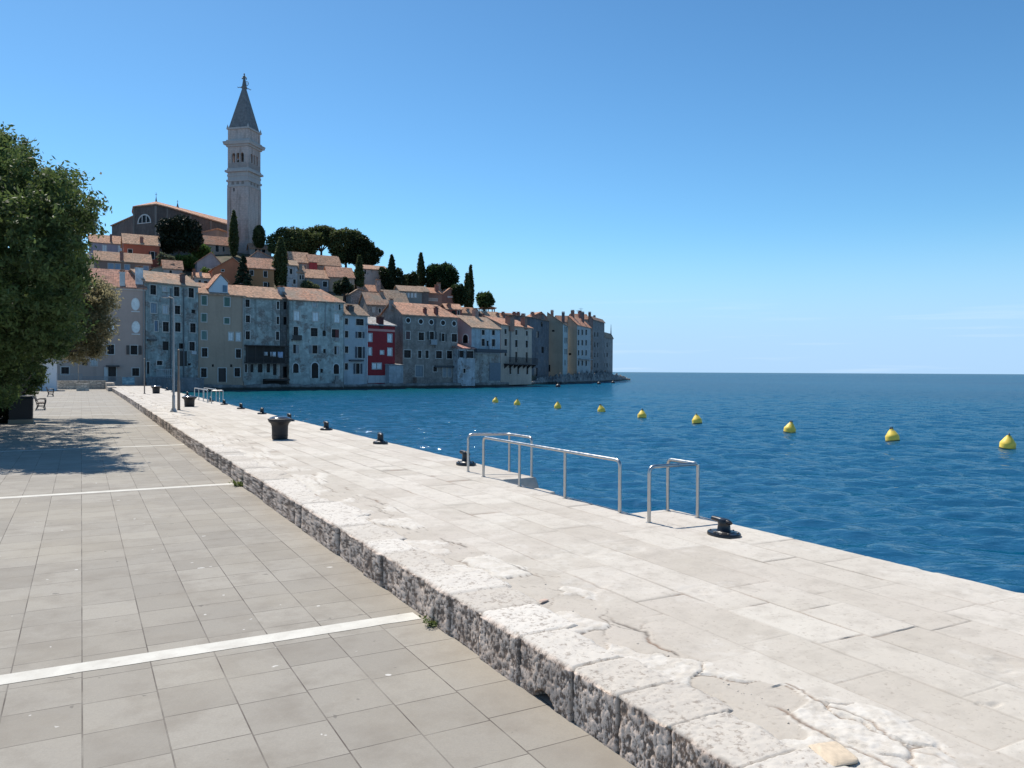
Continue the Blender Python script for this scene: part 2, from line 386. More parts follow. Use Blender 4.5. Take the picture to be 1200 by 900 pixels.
for i, s0 in enumerate((8.22, 20.05, 31.4, 42.85, 54.4, 66.0, 77.6, 89.2, 100.8)):
    b = MB(); w = 0.265 if i < 4 else 0.26
    # ragged edges, slightly chipped
    n_ = 160; xs = np.linspace(-30, 3.36, n_); lo = s0 + 0.012 * (vnoise(xs * 3.1, xs * 0 + i, 5) > 0.86); hi = s0 + w - 0.012 * (vnoise(xs * 2.3, xs * 0 + i + 9, 6) > 0.88)
    for k in range(n_ - 1):
        b.poly([(xs[k], lo[k], ZP + .004), (xs[k + 1], lo[k + 1], ZP + .004), (xs[k + 1], hi[k + 1], ZP + .004), (xs[k], hi[k], ZP + .004)])
    o = b.build('paving_strip', ms); o.rotation_euler = (0, 0, TH); o['kind'] = 'structure'

# ================================================================== QUAY (heightfield of worn stone) and the kerb that fronts it
LAT0 = 3.44; LATK = 4.06; LATE = 8.90; REC = (8.02, 10.55, 14.95)
def s_rows():
    s = [1.2]
    while s[-1] < 123.5: s.append(s[-1] + min(max(0.00062 * s[-1] ** 2, 0.011), 0.5))
    return np.array(s)
SR = s_rows()
g = np.random.default_rng(21)
kj = [0.6, 1.3, 2.0, 2.7, 3.42, 4.05, 4.63, 5.22, 6.06, 6.85, 7.55, 8.31, 8.86]
while kj[-1] < 126: kj.append(kj[-1] + g.uniform(0.42, 0.92))
kj = np.array(kj)
def dist_joint(s, joints):
    i = np.clip(np.searchsorted(joints, s), 1, len(joints) - 1)
    return np.minimum(np.abs(s - joints[i - 1]), np.abs(joints[i] - s)), i
def voronoi(x, y, seed, jit=0.85):
    ix = np.floor(x).astype(np.int64); iy = np.floor(y).astype(np.int64)
    d1 = np.full(x.shape, 9.0); d2 = np.full(x.shape, 9.0); idc = np.zeros(x.shape)
    for a in (-1, 0, 1):
        for b in (-1, 0, 1):
            cx = ix + a; cy = iy + b
            hx = _hash(cx, cy, 1, seed); hy = _hash(cx, cy, 2, seed + 5); hid = _hash(cx, cy, 3, seed + 9)
            d = np.hypot(cx + 0.5 + (hx - 0.5) * jit - x, cy + 0.5 + (hy - 0.5) * jit - y)
            m = d < d1
            d2 = np.where(m, d1, np.minimum(d2, d)); idc = np.where(m, hid, idc); d1 = np.where(m, d, d1)
    return d1, d2 - d1, idc
def m_quay():
    n = NT('quay_limestone'); v = n.n('TexCoord').outputs['Object']
    tone = n.attr('tone'); joint = n.attr('joint'); rust = n.attr('rough')
    big = n.noise(v, 0.5, 5); mid = n.noise(v, 3.2, 6, 0.65); fine = n.noise(v, 55, 4, 0.7); pit = n.noise(v, 21, 5, 0.7)
    pv = n.n('Mapping'); n.set(pv.inputs['Vector'], v); pv.inputs['Scale'].default_value = (1.0, 1.0, 1); pit2 = n.noise(pv.outputs[0], 9, 3, 0.6)
    a = n.mix(tone, (0.430, 0.384, 0.322), (0.620, 0.578, 0.508))
    a = n.mix(n.ramp(big, 0.42, 0.68, 0, 0.5), a, (0.52, 0.465, 0.41))
    a = n.mix(n.ramp(mid, 0.48, 0.70, 0, 0.65), a, (0.36, 0.32, 0.27))
    a = n.mix(n.ramp(fine, 0.35, 0.75, 0, 0.28), a, (0.43, 0.395, 0.345))
    a = n.mix(n.ramp(pit, 0.575, 0.66, 0, 0.5), a, (0.26, 0.22, 0.18))
    a = n.mix(n.math('MULTIPLY', rust, n.ramp(pit2, 0.46, 0.60, 0, 0.75)), a, (0.62, 0.585, 0.53))
    dk = n.mix(n.ramp(n.noise(v, 2.1, 3), 0.45, 0.6), (0.10, 0.085, 0.07), (0.17, 0.10, 0.06))
    a = n.mix(joint, a, dk)
    n.col(a); n.rough(0.9); n.bump(n.math('ADD', n.math('MULTIPLY', fine, 0.35), n.math('MULTIPLY', pit, -0.8)), 0.55, 0.008); return n.m
def m_kerb():
    n = NT('kerb_stone'); v = n.n('TexCoord').outputs['Object']
    top = n.attr('top'); joint = n.attr('joint'); tone = n.attr('tone'); chis = n.attr('chisel')
    mid = n.noise(v, 3.0, 5, 0.6); fine = n.noise(v, 50, 4, 0.7); pit = n.noise(v, 17, 5, 0.7)
    mp = n.n('Mapping'); n.set(mp.inputs['Vector'], v); mp.inputs['Scale'].default_value = (1, 1, 0.55); fl = n.noise(mp.outputs[0], 58, 6, 0.78)
    face = n.mix(n.ramp(n.math('ADD', n.math('MULTIPLY', chis, 0.28), n.math('MULTIPLY', fl, 0.72)), 0.445, 0.545), (0.195, 0.138, 0.102), (0.80, 0.64, 0.52))  # pale stone and dark patina, plus grazing sun's lit specks painted into the colour
    face = n.mix(n.ramp(mid, 0.45, 0.7, 0, 0.55), face, (0.12, 0.08, 0.06))
    tp = n.mix(tone, (0.48, 0.435, 0.375), (0.62, 0.58, 0.52)); tp = n.mix(n.ramp(pit, 0.53, 0.62, 0, 0.8), tp, (0.27, 0.225, 0.185)); tp = n.mix(n.ramp(mid, 0.5, 0.75, 0, 0.4), tp, (0.42, 0.39, 0.36))
    a = n.mix(top, face, tp); a = n.mix(joint, a, (0.05, 0.042, 0.036))
    n.col(a); n.rough(0.92); n.bump(n.math('ADD', n.math('MULTIPLY', fine, 0.4), n.math('MULTIPLY', pit, -0.6)), 0.6, 0.01); return n.m
def build_quay():
    # ---- slabs
    lat = np.concatenate([np.arange(LATK - 0.30, 5.6, 0.0145), np.arange(5.6, REC[0], 0.024), [REC[0], REC[0] + 0.004], np.arange(REC[0] + 0.03, LATE - 0.02, 0.03), [LATE - 0.015, LATE, LATE + 0.006, LATE + 0.012]])
    S2, L2 = np.meshgrid(SR, lat, indexing='ij')
    Z = np.full_like(S2, ZQ); tone = np.zeros_like(S2); joint = np.zeros_like(S2); rou = np.zeros_like(S2)
    warp = 0.10 * (fbm(L2 * 0.9, S2 * 0.9, 3, 4) - 0.5)
    # cracked strip behind the kerb: broken stones set in mortar
    bw = 4.66 + 0.40 * (vnoise(S2 * 0.8, S2 * 0, 31) - 0.5) + 0.25 * (vnoise(S2 * 2.3, L2 * 0.4, 33) - 0.5)
    bw = np.where(S2 < 4.2, bw + 0.12, bw)
    d1, edge, cid = voronoi(L2 / 0.52 + 0.9 * (fbm(L2 * 2.2, S2 * 2.2, 3, 8) - 0.5), S2 / 0.74 + 0.9 * (fbm(L2 * 2.2 + 40, S2 * 2.2, 3, 9) - 0.5), 17)
    inb = L2 < bw
    cwid = 0.010 + 0.060 * np.clip(vnoise(L2 * 2.6, S2 * 2.6, 50) - 0.42, 0, 1) ** 1.3
    cm = np.clip((vnoise(L2 * 3.3, S2 * 3.3, 51) - 0.18) * 5, 0, 1); dig = np.clip(1 - edge / 0.085, 0, 1); dig = dig * dig * (3 - 2 * dig); eb = np.clip(edge / 0.07, 0, 1); eb = eb * eb * (3 - 2 * eb)
    crack = np.clip(1 - edge / np.maximum(cwid, 0.024), 0, 1) * np.clip((vnoise(L2 * 3.3, S2 * 3.3, 51) - 0.18) * 5, 0, 1)
    mort = (cid < 0.38)
    hb = eb * np.where(mort, -0.010, 0.012 * cid) - 0.014 * dig * (0.25 + 0.75 * cm) + np.where(mort, 0.3, 1) * (0.012 * (fbm(L2 * 8, S2 * 8, 3, 12) - 0.5) + 0.013 * (fbm(L2 * 28, S2 * 28, 2, 15) - 0.5)) - 0.016 * np.clip((LATK + 0.18 - L2) / 0.18, 0, 1)
    # long meandering cracks that run with the kerb
    for lc, sd in ((4.40, 140), (4.62, 141)):
        cl_ = lc + 0.7 * (fbm(S2 * 0.7, S2 * 0, 3, sd) - 0.5) + 0.30 * (fbm(S2 * 2.6, S2 * 0, 5, sd + 5) - 0.5)
        wv = 0.016 + 0.040 * np.clip(vnoise(S2 * 1.9, S2 * 0, sd + 9) - 0.45, 0, 1); on = np.clip((vnoise(S2 * 1.1, S2 * 0, sd + 12) - 0.45) * 6, 0, 1)
        lcr = np.clip(1 - np.abs(L2 - cl_) / np.maximum(wv, 0.0011 * S2), 0, 1) * on; crack = np.maximum(crack, lcr); hb = hb - 0.014 * np.clip(1 - np.abs(L2 - cl_) / (wv * 1.6), 0, 1) * on
    # large slabs further out
    rows = np.array([4.3, 5.0, 5.62, 6.2, 6.86, 7.45, 8.05, 8.94]); ri = np.clip(np.searchsorted(rows, L2 + warp * 0.35) - 1, 0, 6)
    ds = np.full_like(S2, 9.0); sid = np.zeros_like(S2)
    for k in range(7):
        jg = np.random.default_rng(100 + k); js = [-1.0]
        while js[-1] < 127: js.append(js[-1] + jg.uniform(0.75, 1.5) * (1.35 if k == 6 else 1))
        m = ri == k; d, i = dist_joint((S2 + warp * 0.4)[m], np.array(js)); ds[m] = d; sid[m] = _hash(i, i * 0 + k, i * 0, 77)
    dl = np.min(np.abs((L2 + warp * 0.35)[..., None] - rows[None, None, :]), -1)
    dj = np.minimum(ds, dl)
    ww = np.maximum(0.012, 0.0016 * S2)
    jn = np.clip(1 - dj / ww, 0, 1) * (0.40 + 0.60 * (vnoise(L2 * 1.1, S2 * 1.1, 61) > 0.48)) * np.clip(1.3 - S2 / 40, 0.25, 1)
    worn = fbm(L2 * 1.4, S2 * 1.4, 4, 71)
    hs_ = 0.010 * (sid - 0.5) - 0.012 * jn + 0.008 * (fbm(L2 * 6, S2 * 6, 3, 44) - 0.5) - 0.014 * np.clip((worn - 0.66) * 9, 0, 1)
    hs_ += -0.02 * np.clip((fbm(L2 * 2.3 + 9, S2 * 3.7, 3, 90) - 0.85) * 12, 0, 1)
    wb = np.clip((bw - L2) / 0.10, 0, 1); wb = wb * wb * (3 - 2 * wb); Z += hb * wb + hs_ * (1 - wb)
    tone = np.where(inb, np.where(mort, 0.05 + 0.3 * cid, 0.25 + 0.65 * cid), 0.12 + 0.66 * sid + 0.3 * (worn - 0.5))
    joint = np.where(inb, crack * 0.95, np.maximum(jn * 0.75, 0))
    rou = np.where(inb, np.where(mort, 0, 0.8), np.clip((worn - 0.52) * 5, 0, 0.35))
    # boat steps cut into the sea edge
    inr = (L2 > REC[0] + 0.001) & (S2 > REC[1]) & (S2 < REC[2])
    k = np.floor((REC[2] - S2) / 0.72); Z = np.where(inr, ZQ - 0.22 - 0.24 * np.clip(k, 0, 6), Z)
    jr = inr & (((REC[2] - S2) / 0.72 - k) < 0.05); joint = np.where(inr, 0.0, joint); tone = np.where(inr, 0.35, tone)
    lt = L2.copy(); ed = L2 >= LATE - 0.001
    lt = lt + np.where(L2 > LATE - 0.02, 0.014 * (vnoise(S2 * 1.1, S2 * 0, 3) - 0.5), 0)
    Z = np.where(L2 > LATE + 0.005, np.where(L2 > LATE + 0.01, -1.5, ZQ - 0.03), Z)
    Z = np.where((L2 > LATE - 0.001) & (L2 < LATE + 0.005) & ~inr, ZQ - 0.012, Z); Z = np.where(inr & (L2 > LATE + .005), np.minimum(Z, ZQ - 0.3), Z)
    V = np.stack([lt, S2, Z], -1).reshape(-1, 3)
    o = np_mesh('quay', V, grid_faces(len(SR), len(lat))[:, ::-1], m_quay(), attrs={'tone': ('POINT', np.clip(tone, 0, 1)), 'joint': ('POINT', joint), 'rough': ('POINT', rou)})
    o.rotation_euler = (0, 0, TH); o['kind'] = 'structure'; o.data.set_sharp_from_angle(angle=R(40))
    # ---- kerb: face then top, as one profile
    HF = ZQ - ZP
    tz = np.linspace(-0.05, HF - 0.03, 34); tt = np.arange(LAT0 + 0.03, LATK + 0.02, 0.0145)
    prof = [(LAT0, z, 0.0) for z in tz] + [(LAT0 + 0.010, HF - 0.010, 0.5)] + [(x, HF, 1.0) for x in tt] + [(LATK + 0.02, HF - 0.07, 1.0)]
    prof = np.array(prof); nP = len(prof)
    Sx, Pi = np.meshgrid(SR, np.arange(nP), indexing='ij'); Lx = prof[Pi, 0]; Zx = prof[Pi, 1]; Tp = prof[Pi, 2]
    d, bi = dist_joint(Sx + 0.02 * (vnoise(Zx * 8, Sx * 3, 2) - 0.5), kj); bid = _hash(bi, bi * 0, bi * 0, 5)
    jw = np.maximum(0.020, 0.0022 * Sx); jt = np.clip(1 - d / jw, 0, 1)
    # bush-hammered face: short vertical chisel marks
    ch = 0.6 * fbm(Sx * 42, Zx * 34, 3, 40) + 0.4 * fbm(Sx * 16, Zx * 12, 3, 45); ch = np.clip((ch - 0.5) * 2.4 + 0.5, 0, 1)
    out = 0.013 * (ch - 0.5) + 0.034 * (bid - 0.5) + 0.02 * (fbm(Sx * 3, Zx * 3, 2, 47) - 0.5) - 0.035 * jt
    hole = ((Sx - 5.63) / 0.15) ** 2 + ((Zx - 0.0) / 0.10) ** 2 < 1
    isf = Tp < 0.4
    curve = 0.06 * np.sin(Sx / 16.0)
    topn = 0.006 + 0.014 * (fbm(Lx * 6, Sx * 6, 4, 52) - 0.5) + 0.012 * (fbm(Lx * 26, Sx * 26, 2, 53) - 0.5) + 0.016 * (bid - 0.5) - 0.02 * np.clip(1 - d / np.maximum(0.014, 0.0012 * Sx), 0, 1)
    round_ = -0.022 * np.clip(1 - (Lx - LAT0) / 0.06, 0, 1) ** 2 * (0.2 + 1.8 * vnoise(Sx * 5, Sx * 0, 55)) - 0.02 * np.clip(1 - (LATK + 0.02 - Lx) / 0.05, 0, 1)
    L = np.where(isf, Lx - out + np.where(hole, 0.22, 0), Lx - 0.5 * out * (Tp < 0.9) + 0); Zz = Zx + np.where(isf, 0, topn + round_)
    wid = 1 + 0.50 * (_hash(bi, bi * 0, bi * 0, 15) - 0.62) + 0.16 * (fbm(Sx * 4.5, Sx * 0, 3, 58) - 0.5)
    L = np.where(isf, L, LAT0 + (L - LAT0) * (1 + (wid - 1) * np.clip((Lx - LAT0) / 0.35, 0, 1)))
    L = L - curve * np.clip((LATK - Lx) / 0.5, 0, 1)
    jt_hole = np.where(isf, np.clip(jt * 1.6, 0, 1) * 0.92 + 0.5 * np.clip(1 - (Zx + 0.01) / 0.03, 0, 1), np.clip(1 - d / (jw * 0.7), 0, 1) * 0.55); jt_hole = np.clip(np.where(hole & isf, 1, jt_hole), 0, 1)  # drain hole takes the joint tint too, painting its inner darkness
    V = np.stack([L, Sx, ZP + Zz], -1).reshape(-1, 3)
    o = np_mesh('stone_kerb', V, grid_faces(len(SR), nP)[:, ::-1], m_kerb(), attrs={'top': ('POINT', np.clip(Tp + 0.0, 0, 1)), 'joint': ('POINT', jt_hole), 'tone': ('POINT', bid), 'chisel': ('POINT', ch)})
    o.rotation_euler = (0, 0, TH)
    tag(o, 'long rough hewn stone kerb stepping up from the paving to the quay', 'kerb')
build_quay()
def stone_bits():
    g = np.random.default_rng(77); m = paint((.50, .45, .39), .9, 0, 'loose_stone'); V, F = [], []
    def rock(c, r):
        b = len(V); k = [(-1, -1, -.6), (1, -1, -.6), (1, 1, -.6), (-1, 1, -.6), (-.7, -.7, .7), (.7, -.7, .7), (.7, .7, .7), (-.7, .7, .7)]; a = g.uniform(0, 6.28); sxy = g.uniform(.6, 1.3)
        for x, y, z in k:
            j = 1 + g.normal() * .18; X, Y = x * r * j * sxy, y * r * j; V.append((c[0] + X * math.cos(a) - Y * math.sin(a), c[1] + X * math.sin(a) + Y * math.cos(a), c[2] + z * r * j * .7))
        F.extend([[b + i for i in f] for f in ((3, 2, 1, 0), (4, 5, 6, 7), (0, 1, 5, 4), (1, 2, 6, 5), (2, 3, 7, 6), (3, 0, 4, 7))])
    for k in range(420):
        s = 2.2 + 22 * g.random() ** 1.6; la = 4.48 + .7 * (float(fbm(np.array(s * .7), np.array(0.), 3, 140)) - .5) + .3 * (float(fbm(np.array(s * 2.6), np.array(0.), 5, 145)) - .5) + g.normal() * .10
        rock((la, s, ZQ - .010), .003 + .008 * g.random() ** 3)
    o = np_mesh('stone_debris', np.array(V), np.array(F), m, None, False); o.rotation_euler = (0, 0, TH); tag(o, 'small stone chips and grit lying in the cracks behind the kerb', 'debris', None, 'stuff')
    for i, (px, py, r, l, c) in enumerate(((637, 704, .075, 'loose pinkish stone lying in the crack nearest the middle of the quay', (.56, .42, .34)), (978, 884, .15, 'loose flat cream stone at the bottom of the picture by the kerb', (.60, .49, .36)))):
        V, F = [], []; rock((0, 0, 0), 1.0); me = MB(); me.v = V; me.f = [tuple(f) for f in F]; o = me.build('loose_stone', paint(c, .9), None, False); p = onz(px, py, ZQ); o.location = (p.x, p.y, ZQ + r * .06); o.scale = (r, r * .72, r * .22); o.rotation_euler = (.05, .03, i * 1.3 + .5)
        bv = o.modifiers.new('bevel', 'BEVEL'); bv.width = .30; bv.segments = 2; bv.limit_method = 'NONE'; sb = o.modifiers.new('sub', 'SUBSURF'); sb.levels = sb.render_levels = 1; tag(o, l, 'stone', 'loose stones along the kerb')
stone_bits()

# ================================================================== OLD TOWN: land
SX = [-200, 60, 130, 180, 270, 350, 420, 500, 560, 600, 640, 700, 740]
SY = [330, 300, 292, 290, 294, 302, 318, 342, 366, 388, 404, 427, 438]
SD = [255, 258, 260, 262, 264, 264, 262, 258, 256, 262, 290, 335, 380]
ZF = 0.9
def hill_pt(px, t):
    D0 = lerp(px, WX, WD) + 3.0; D1 = lerp(px, SX, SD); zs = at(px, lerp(px, SX, SY), D1).z
    D = D0 + (D1 - D0) * t; p = at(px, 436, D); return Vector((p.x, p.y, ZF + (zs - ZF) * t))
def hill_depth(px, py):
    for i in range(0, 121):
        p = hill_pt(px, i / 120)
        if proj(p)[1] <= py: return p.y
    return lerp(px, SX, SD)
def m_hill():
    n = NT('hill_soil'); v = n.n('TexCoord').outputs['Object']; f = n.noise(v, 0.25, 6)
    n.col(n.mix(n.ramp(f, 0.35, 0.65), (0.045, 0.055, 0.025), (0.13, 0.10, 0.07))); n.rough(1.0); n.bump(f, 1.0, 0.6); return n.m
cols = list(range(-200, 715, 15)); ts = [i / 24 for i in range(25)]
V = []; 
for px in cols:
    for t in ts:
        p = hill_pt(px, t); V.append((p.x, p.y, p.z - 0.4))
    for k, (dd, zk) in enumerate(((25, .85), (60, .45), (110, -2 / 40))):
        p = hill_pt(px, 1.0); V.append((p.x * (1 + dd / p.y), p.y + dd, p.z * zk if zk > 0 else -2))
o = np_mesh('hill', np.array(V), grid_faces(len(cols), 28)[:, ::-1], m_hill()); o['kind'] = 'structure'
# waterfront platform that carries the front row
def m_shore():
    n = NT('shore_stone'); v = n.n('TexCoord').outputs['Object']; f = n.noise(v, 0.5, 6, 0.65); vo = n.n('TexVoronoi', Scale=0.9); n.set(vo.inputs['Vector'], v)
    a = n.mix(n.ramp(f, 0.35, 0.65), (0.13, 0.12, 0.11), (0.33, 0.31, 0.28)); a = n.mix(n.ramp(vo.outputs['Color'], 0.2, 0.8, 0, 0.5), a, (0.12, 0.11, 0.10))
    g_ = n.n('NewGeometry').outputs['Position']; sp = n.n('SeparateXYZ'); n.set(sp.inputs[0], g_)
    wet = n.ramp(n.math('ADD', sp.outputs[2], n.math('MULTIPLY', f, 0.6)), 0.65, 0.95, 1, 0)
    a = n.mix(wet, a, (0.030, 0.030, 0.024)); n.col(a); n.rough(0.85); n.bump(f, 0.8, 0.25); return n.m
MSH = m_shore()
cs = np.arange(-200, 717, 3.0); V = []
for px in cs:
    D = lerp(px, WX, WD); k = float(fbm(np.array(px * 0.09), np.array(3.0), 3, 6)) - 0.5
    e = (2.4 + 2.2 * k) if px > 165 else 2.0
    zt = (0.95 + 0.55 * k) if px > 235 else 0.80
    for dd, z in ((-e - 0.35, -1.5), (-e - 0.15, 0.1), (-e, zt), (3.5, zt), (8, 0.9)):
        p = at(px, 436, D + dd); V.append((p.x, p.y, z))
o = np_mesh('shore', np.array(V), grid_faces(len(cs), 5)[:, ::-1], MSH, smooth=False); o['kind'] = 'structure'
# rocks at the point
V = []; cs = np.arange(618, 739, .8); dds = np.linspace(-6, 7, 30)
RX = [618, 640, 659, 666, 676, 692, 706, 716, 726, 740]; RD = [208, 233, 235, 245, 251, 268, 288, 306, 325, 350]
for px in cs:
    D = lerp(px, RX, RD)
    for j, dd in enumerate(dds):
        p = at(px, 436, D + dd); prof = (max(0, 1 - abs((dd - 0.5) / 6.3)) ** 0.7)
        n1 = float(fbm(np.array(p.x * 0.35), np.array(p.y * 0.35), 4, 60)); n2 = float(vnoise(np.array(p.x * 0.9), np.array(p.y * 0.7), 61))
        n3 = float(vnoise(np.array(p.x * 2.1), np.array(p.y * 1.7), 63)); n4 = float(vnoise(np.array(p.x * 5.3), np.array(p.y * 3.1), 64)); hgt = (lerp(px, [618, 640, 665, 695, 712, 726, 739], [.5, 2.3, 2.6, 3.6, 3.8, 2.4, .6])) * (-0.2 + 1.0 * n1 + 0.5 * n2 + 0.45 * n3 + .35 * n4)
        V.append((p.x, p.y, -1.0 + prof * (hgt + 1.0)))
o = np_mesh('shore_rocks', np.array(V), grid_faces(len(cs), len(dds))[:, ::-1], MSH, smooth=False); o['kind'] = 'structure'
# ================================================================== HOUSES
WHITE = (0.62, 0.62, 0.60); STONEW = (0.50, 0.47, 0.43)
TILE = (0.50, 0.235, 0.135); TILEO = (0.47, 0.285, 0.18); TILEP = (0.55, 0.295, 0.18); TILEB = (0.33, 0.20, 0.13); SLATE = (0.36, 0.34, 0.33)
def holed(mb, L, H0, H1, holes, f, reveal=0.22):
    """a wall rectangle [0,L]x[H0,H1] with rectangular holes; f(u, z, depth) -> 3D point"""
    holes = [h for h in holes if h[1] - h[0] > .05 and h[3] - h[2] > .05]
    us = sorted({0.0, L} | {min(max(v, 0), L) for h in holes for v in h[:2]}); zs = sorted({H0, H1} | {min(max(v, H0), H1) for h in holes for v in h[2:4]})
    for i in range(len(us) - 1):
        run = None
        for j in range(len(zs)):
            full = False
            if j < len(zs) - 1:
                cu, cz = (us[i] + us[i + 1]) / 2, (zs[j] + zs[j + 1]) / 2
                full = not any(h[0] < cu < h[1] and h[2] < cz < h[3] for h in holes)
            if full and run is None: run = zs[j]
            if not full and run is not None:
                mb.poly([f(us[i], run, 0), f(us[i + 1], run, 0), f(us[i + 1], zs[j], 0), f(us[i], zs[j], 0)]); run = None
    for a, b, c, d in holes:
        for p, r in (((a, c), (b, c)), ((b, c), (b, d)), ((b, d), (a, d)), ((a, d), (a, c))):
            mb.poly([f(p[0], p[1], 0), f(r[0], r[1], 0), f(r[0], r[1], reveal), f(p[0], p[1], reveal)])

def house(label, xl, dl, xr, dr, ye, wall, z0=None, yb=None, dep=8.5, roof='front', yr=None, xa=None, rf=0.5, tile=TILE, old=0.4,
          wins=(), chims=(), cornice=None, sidewall=None, name='house', group=None, frame=STONEW, cat='house', ov=0.35, hipped=(0, 0), ye2=None, extra=None, roofname='roof'):
    A0, B0 = at(xl, 436, dl), at(xr, 436, dr)
    A = Vector((A0.x, A0.y, 0)); B = Vector((B0.x, B0.y, 0)); L = (B - A).length; ang = math.atan2(B.y - A.y, B.x - A.x)
    zE = (at(xl, ye, dl).z + at(xr, ye if ye2 is None else ye2, dr).z) / 2
    if z0 is None: z0 = at((xl + xr) / 2, yb, (dl + dr) / 2).z - 6.0
    H = zE - z0
    root = empty(name, (A.x, A.y, z0), ang, label, cat, group)
    Mi = Matrix.Translation((A.x, A.y, z0)) @ Matrix.Rotation(ang, 4, 'Z'); Mi.invert()
    ol = Mi @ CAM; R3 = Mi.to_3x3()
    def hit(px, py, plane='F', off=0.0):
        d = R3 @ ray(px, py)
        if plane == 'F': t = (off - ol.y) / d.y
        elif plane == 'L': t = (off - ol.x) / d.x
        else: t = (L - off - ol.x) / d.x
        return ol + d * t
    holes = {'F': [], 'L': [], 'R': []}; todo = []
    for w in wins:
        px, py, ww, hh, kind = w[:5]; colr = w[5] if len(w) > 5 else None; pl = w[6] if len(w) > 6 else 'F'
        a = hit(px - ww / 2, py + hh / 2, pl); b = hit(px + ww / 2, py - hh / 2, pl)
        u0, u1 = (a.x, b.x) if pl == 'F' else ((a.y, b.y) if pl == 'R' else (b.y, a.y))
        if u0 > u1: u0, u1 = u1, u0
        zl, zh = a.z, b.z
        ext = L if pl == 'F' else dep
        u0 = max(u0, 0.15); u1 = min(u1, ext - 0.15); zh = min(zh, H - 0.12)
        if u1 - u0 < 0.12 or zh - zl < 0.12: continue
        if kind in ('dark', 'open', 'plain', 'shut', 'door', 'half'): holes[pl].append((u0, u1, zl, zh))
        todo.append((u0, u1, zl, zh, kind, colr, pl))
    F = {'F': lambda u, z, e: (u, e, z), 'L': lambda u, z, e: (e, u, z), 'R': lambda u, z, e: (L - e, u, z)}
    wmat = wall if not isinstance(wall, tuple) else plaster(wall)
    mb = MB(); mb2 = MB() if sidewall else mb
    holed(mb, L, 0, H, holes['F'], F['F'])
    holed(mb2, dep, 0, H, holes['L'], F['L']); holed(mb2, dep, 0, H, holes['R'], F['R'])
    mb2.poly([(L, dep, 0), (0, dep, 0), (0, dep, H), (L, dep, H)])
    # ---- roof
    T = 0.20; rm = MB(); G = 0.03
    if roof in ('front', 'hip'):
        yrid = dep * rf; zR = hit((xl + xr) / 2, yr, 'F', yrid).z if yr else H + 1.6
        zR = max(zR, H + 0.4); s1 = (zR - H) / yrid; s2 = (zR - H) / (dep - yrid)
        i0, i1 = hipped
        e0 = (-ov, -ov, H - ov * s1 + G); e1 = (L + ov, -ov, H - ov * s1 + G); r0 = (-ov + i0, yrid, zR + G); r1 = (L + ov - i1, yrid, zR + G)
        b0 = (-ov, dep + ov, H - ov * s2 + G); b1 = (L + ov, dep + ov, H - ov * s2 + G)
        up = Vector((0, 0, T))
        rm.prism([e0, e1, r1, r0], up); rm.prism([r0, r1, b1, b0], up)
        if i0: rm.prism([e0, r0, b0], up)
        elif True: mb2.poly([(0, 0, H), (0, yrid, zR), (0, dep, H)])
        if i1: rm.prism([e1, b1, r1], up)
        elif True: mb2.poly([(L, 0, H), (L, dep, H), (L, yrid, zR)])
        rz = lambda x, y: H + (y * s1 if y < yrid else (dep - y) * s2)
    elif roof == 'side':
        xap = hit(xa if xa else (xl + xr) / 2, yr, 'F').x if xa else L / 2; zR = hit(xa if xa else (xl + xr) / 2, yr, 'F').z; zR = max(zR, H + .3); xap = min(max(xap, 0.2), L - 0.2)
        s1 = (zR - H) / xap; s2 = (zR - H) / (L - xap); up = Vector((0, 0, T))
        rm.prism([(-ov, -ov, H - ov * s1 + G), (xap, -ov, zR + G), (xap, dep + ov, zR + G), (-ov, dep + ov, H - ov * s1 + G)], up)
        rm.prism([(xap, -ov, zR + G), (L + ov, -ov, H - ov * s2 + G), (L + ov, dep + ov, H - ov * s2 + G), (xap, dep + ov, zR + G)], up)
        mb.poly([(0, 0, H), (L, 0, H), (xap, 0, zR)]); mb2.poly([(L, dep, H), (0, dep, H), (xap, dep, zR)])
        rz = lambda x, y: H + (x * s1 if x < xap else (L - x) * s2)
    else:  # shed
        zR = hit((xl + xr) / 2, yr, 'F', dep).z if yr else H + 1.0; zR = max(zR, H + .1); s1 = (zR - H) / dep
        rm.prism([(-ov, -ov, H - ov * s1 + G), (L + ov, -ov, H - ov * s1 + G), (L + ov, dep + ov * .5, zR + ov * .5 * s1 + G), (-ov, dep + ov * .5, zR + ov * .5 * s1 + G)], (0, 0, T))
        mb2.poly([(0, 0, H), (0, dep, zR), (0, dep, H)]); mb2.poly([(L, 0, H), (L, dep, H), (L, dep, zR)]); mb2.poly([(L, dep, H), (0, dep, H), (0, dep, zR), (L, dep, zR)])
        rz = lambda x, y: H + y * s1
    mb.build('wall', wmat, root)
    if sidewall: mb2.build('side_wall', sidewall if not isinstance(sidewall, tuple) else plaster(sidewall, 0.3), root)
    hr = random.Random(label); u_ = hr.uniform(.84, 1.14); v_ = hr.uniform(.90, 1.10); tile = (round(tile[0] * u_, 3), round(tile[1] * u_ * v_, 3), round(tile[2] * u_ * v_, 3))
    ro = rm.build(roofname, rooftile(tile, round(min(1, old * hr.uniform(.8, 1.5)), 2)), root)
    # ---- chimneys stand on the roof
    for c in chims:
        px, yt, ybm, wpx, colr = c[:5]; yc = c[5] if len(c) > 5 else 1.0
        a = hit(px - wpx / 2, yt, 'F', yc); b = hit(px + wpx / 2, ybm, 'F', yc); w2 = (b.x - a.x) / 2; xc = (a.x + b.x) / 2
        zb = min(b.z, rz(min(max(xc, 0), L), yc)) - 0.5; k = MB(); d2 = min(w2, 0.7)
        k.box(xc - w2, xc + w2, yc - d2, yc + d2, zb, a.z - 0.25); k.box(xc - w2 - .08, xc + w2 + .08, yc - d2 - .08, yc + d2 + .08, a.z - 0.25, a.z - 0.12)
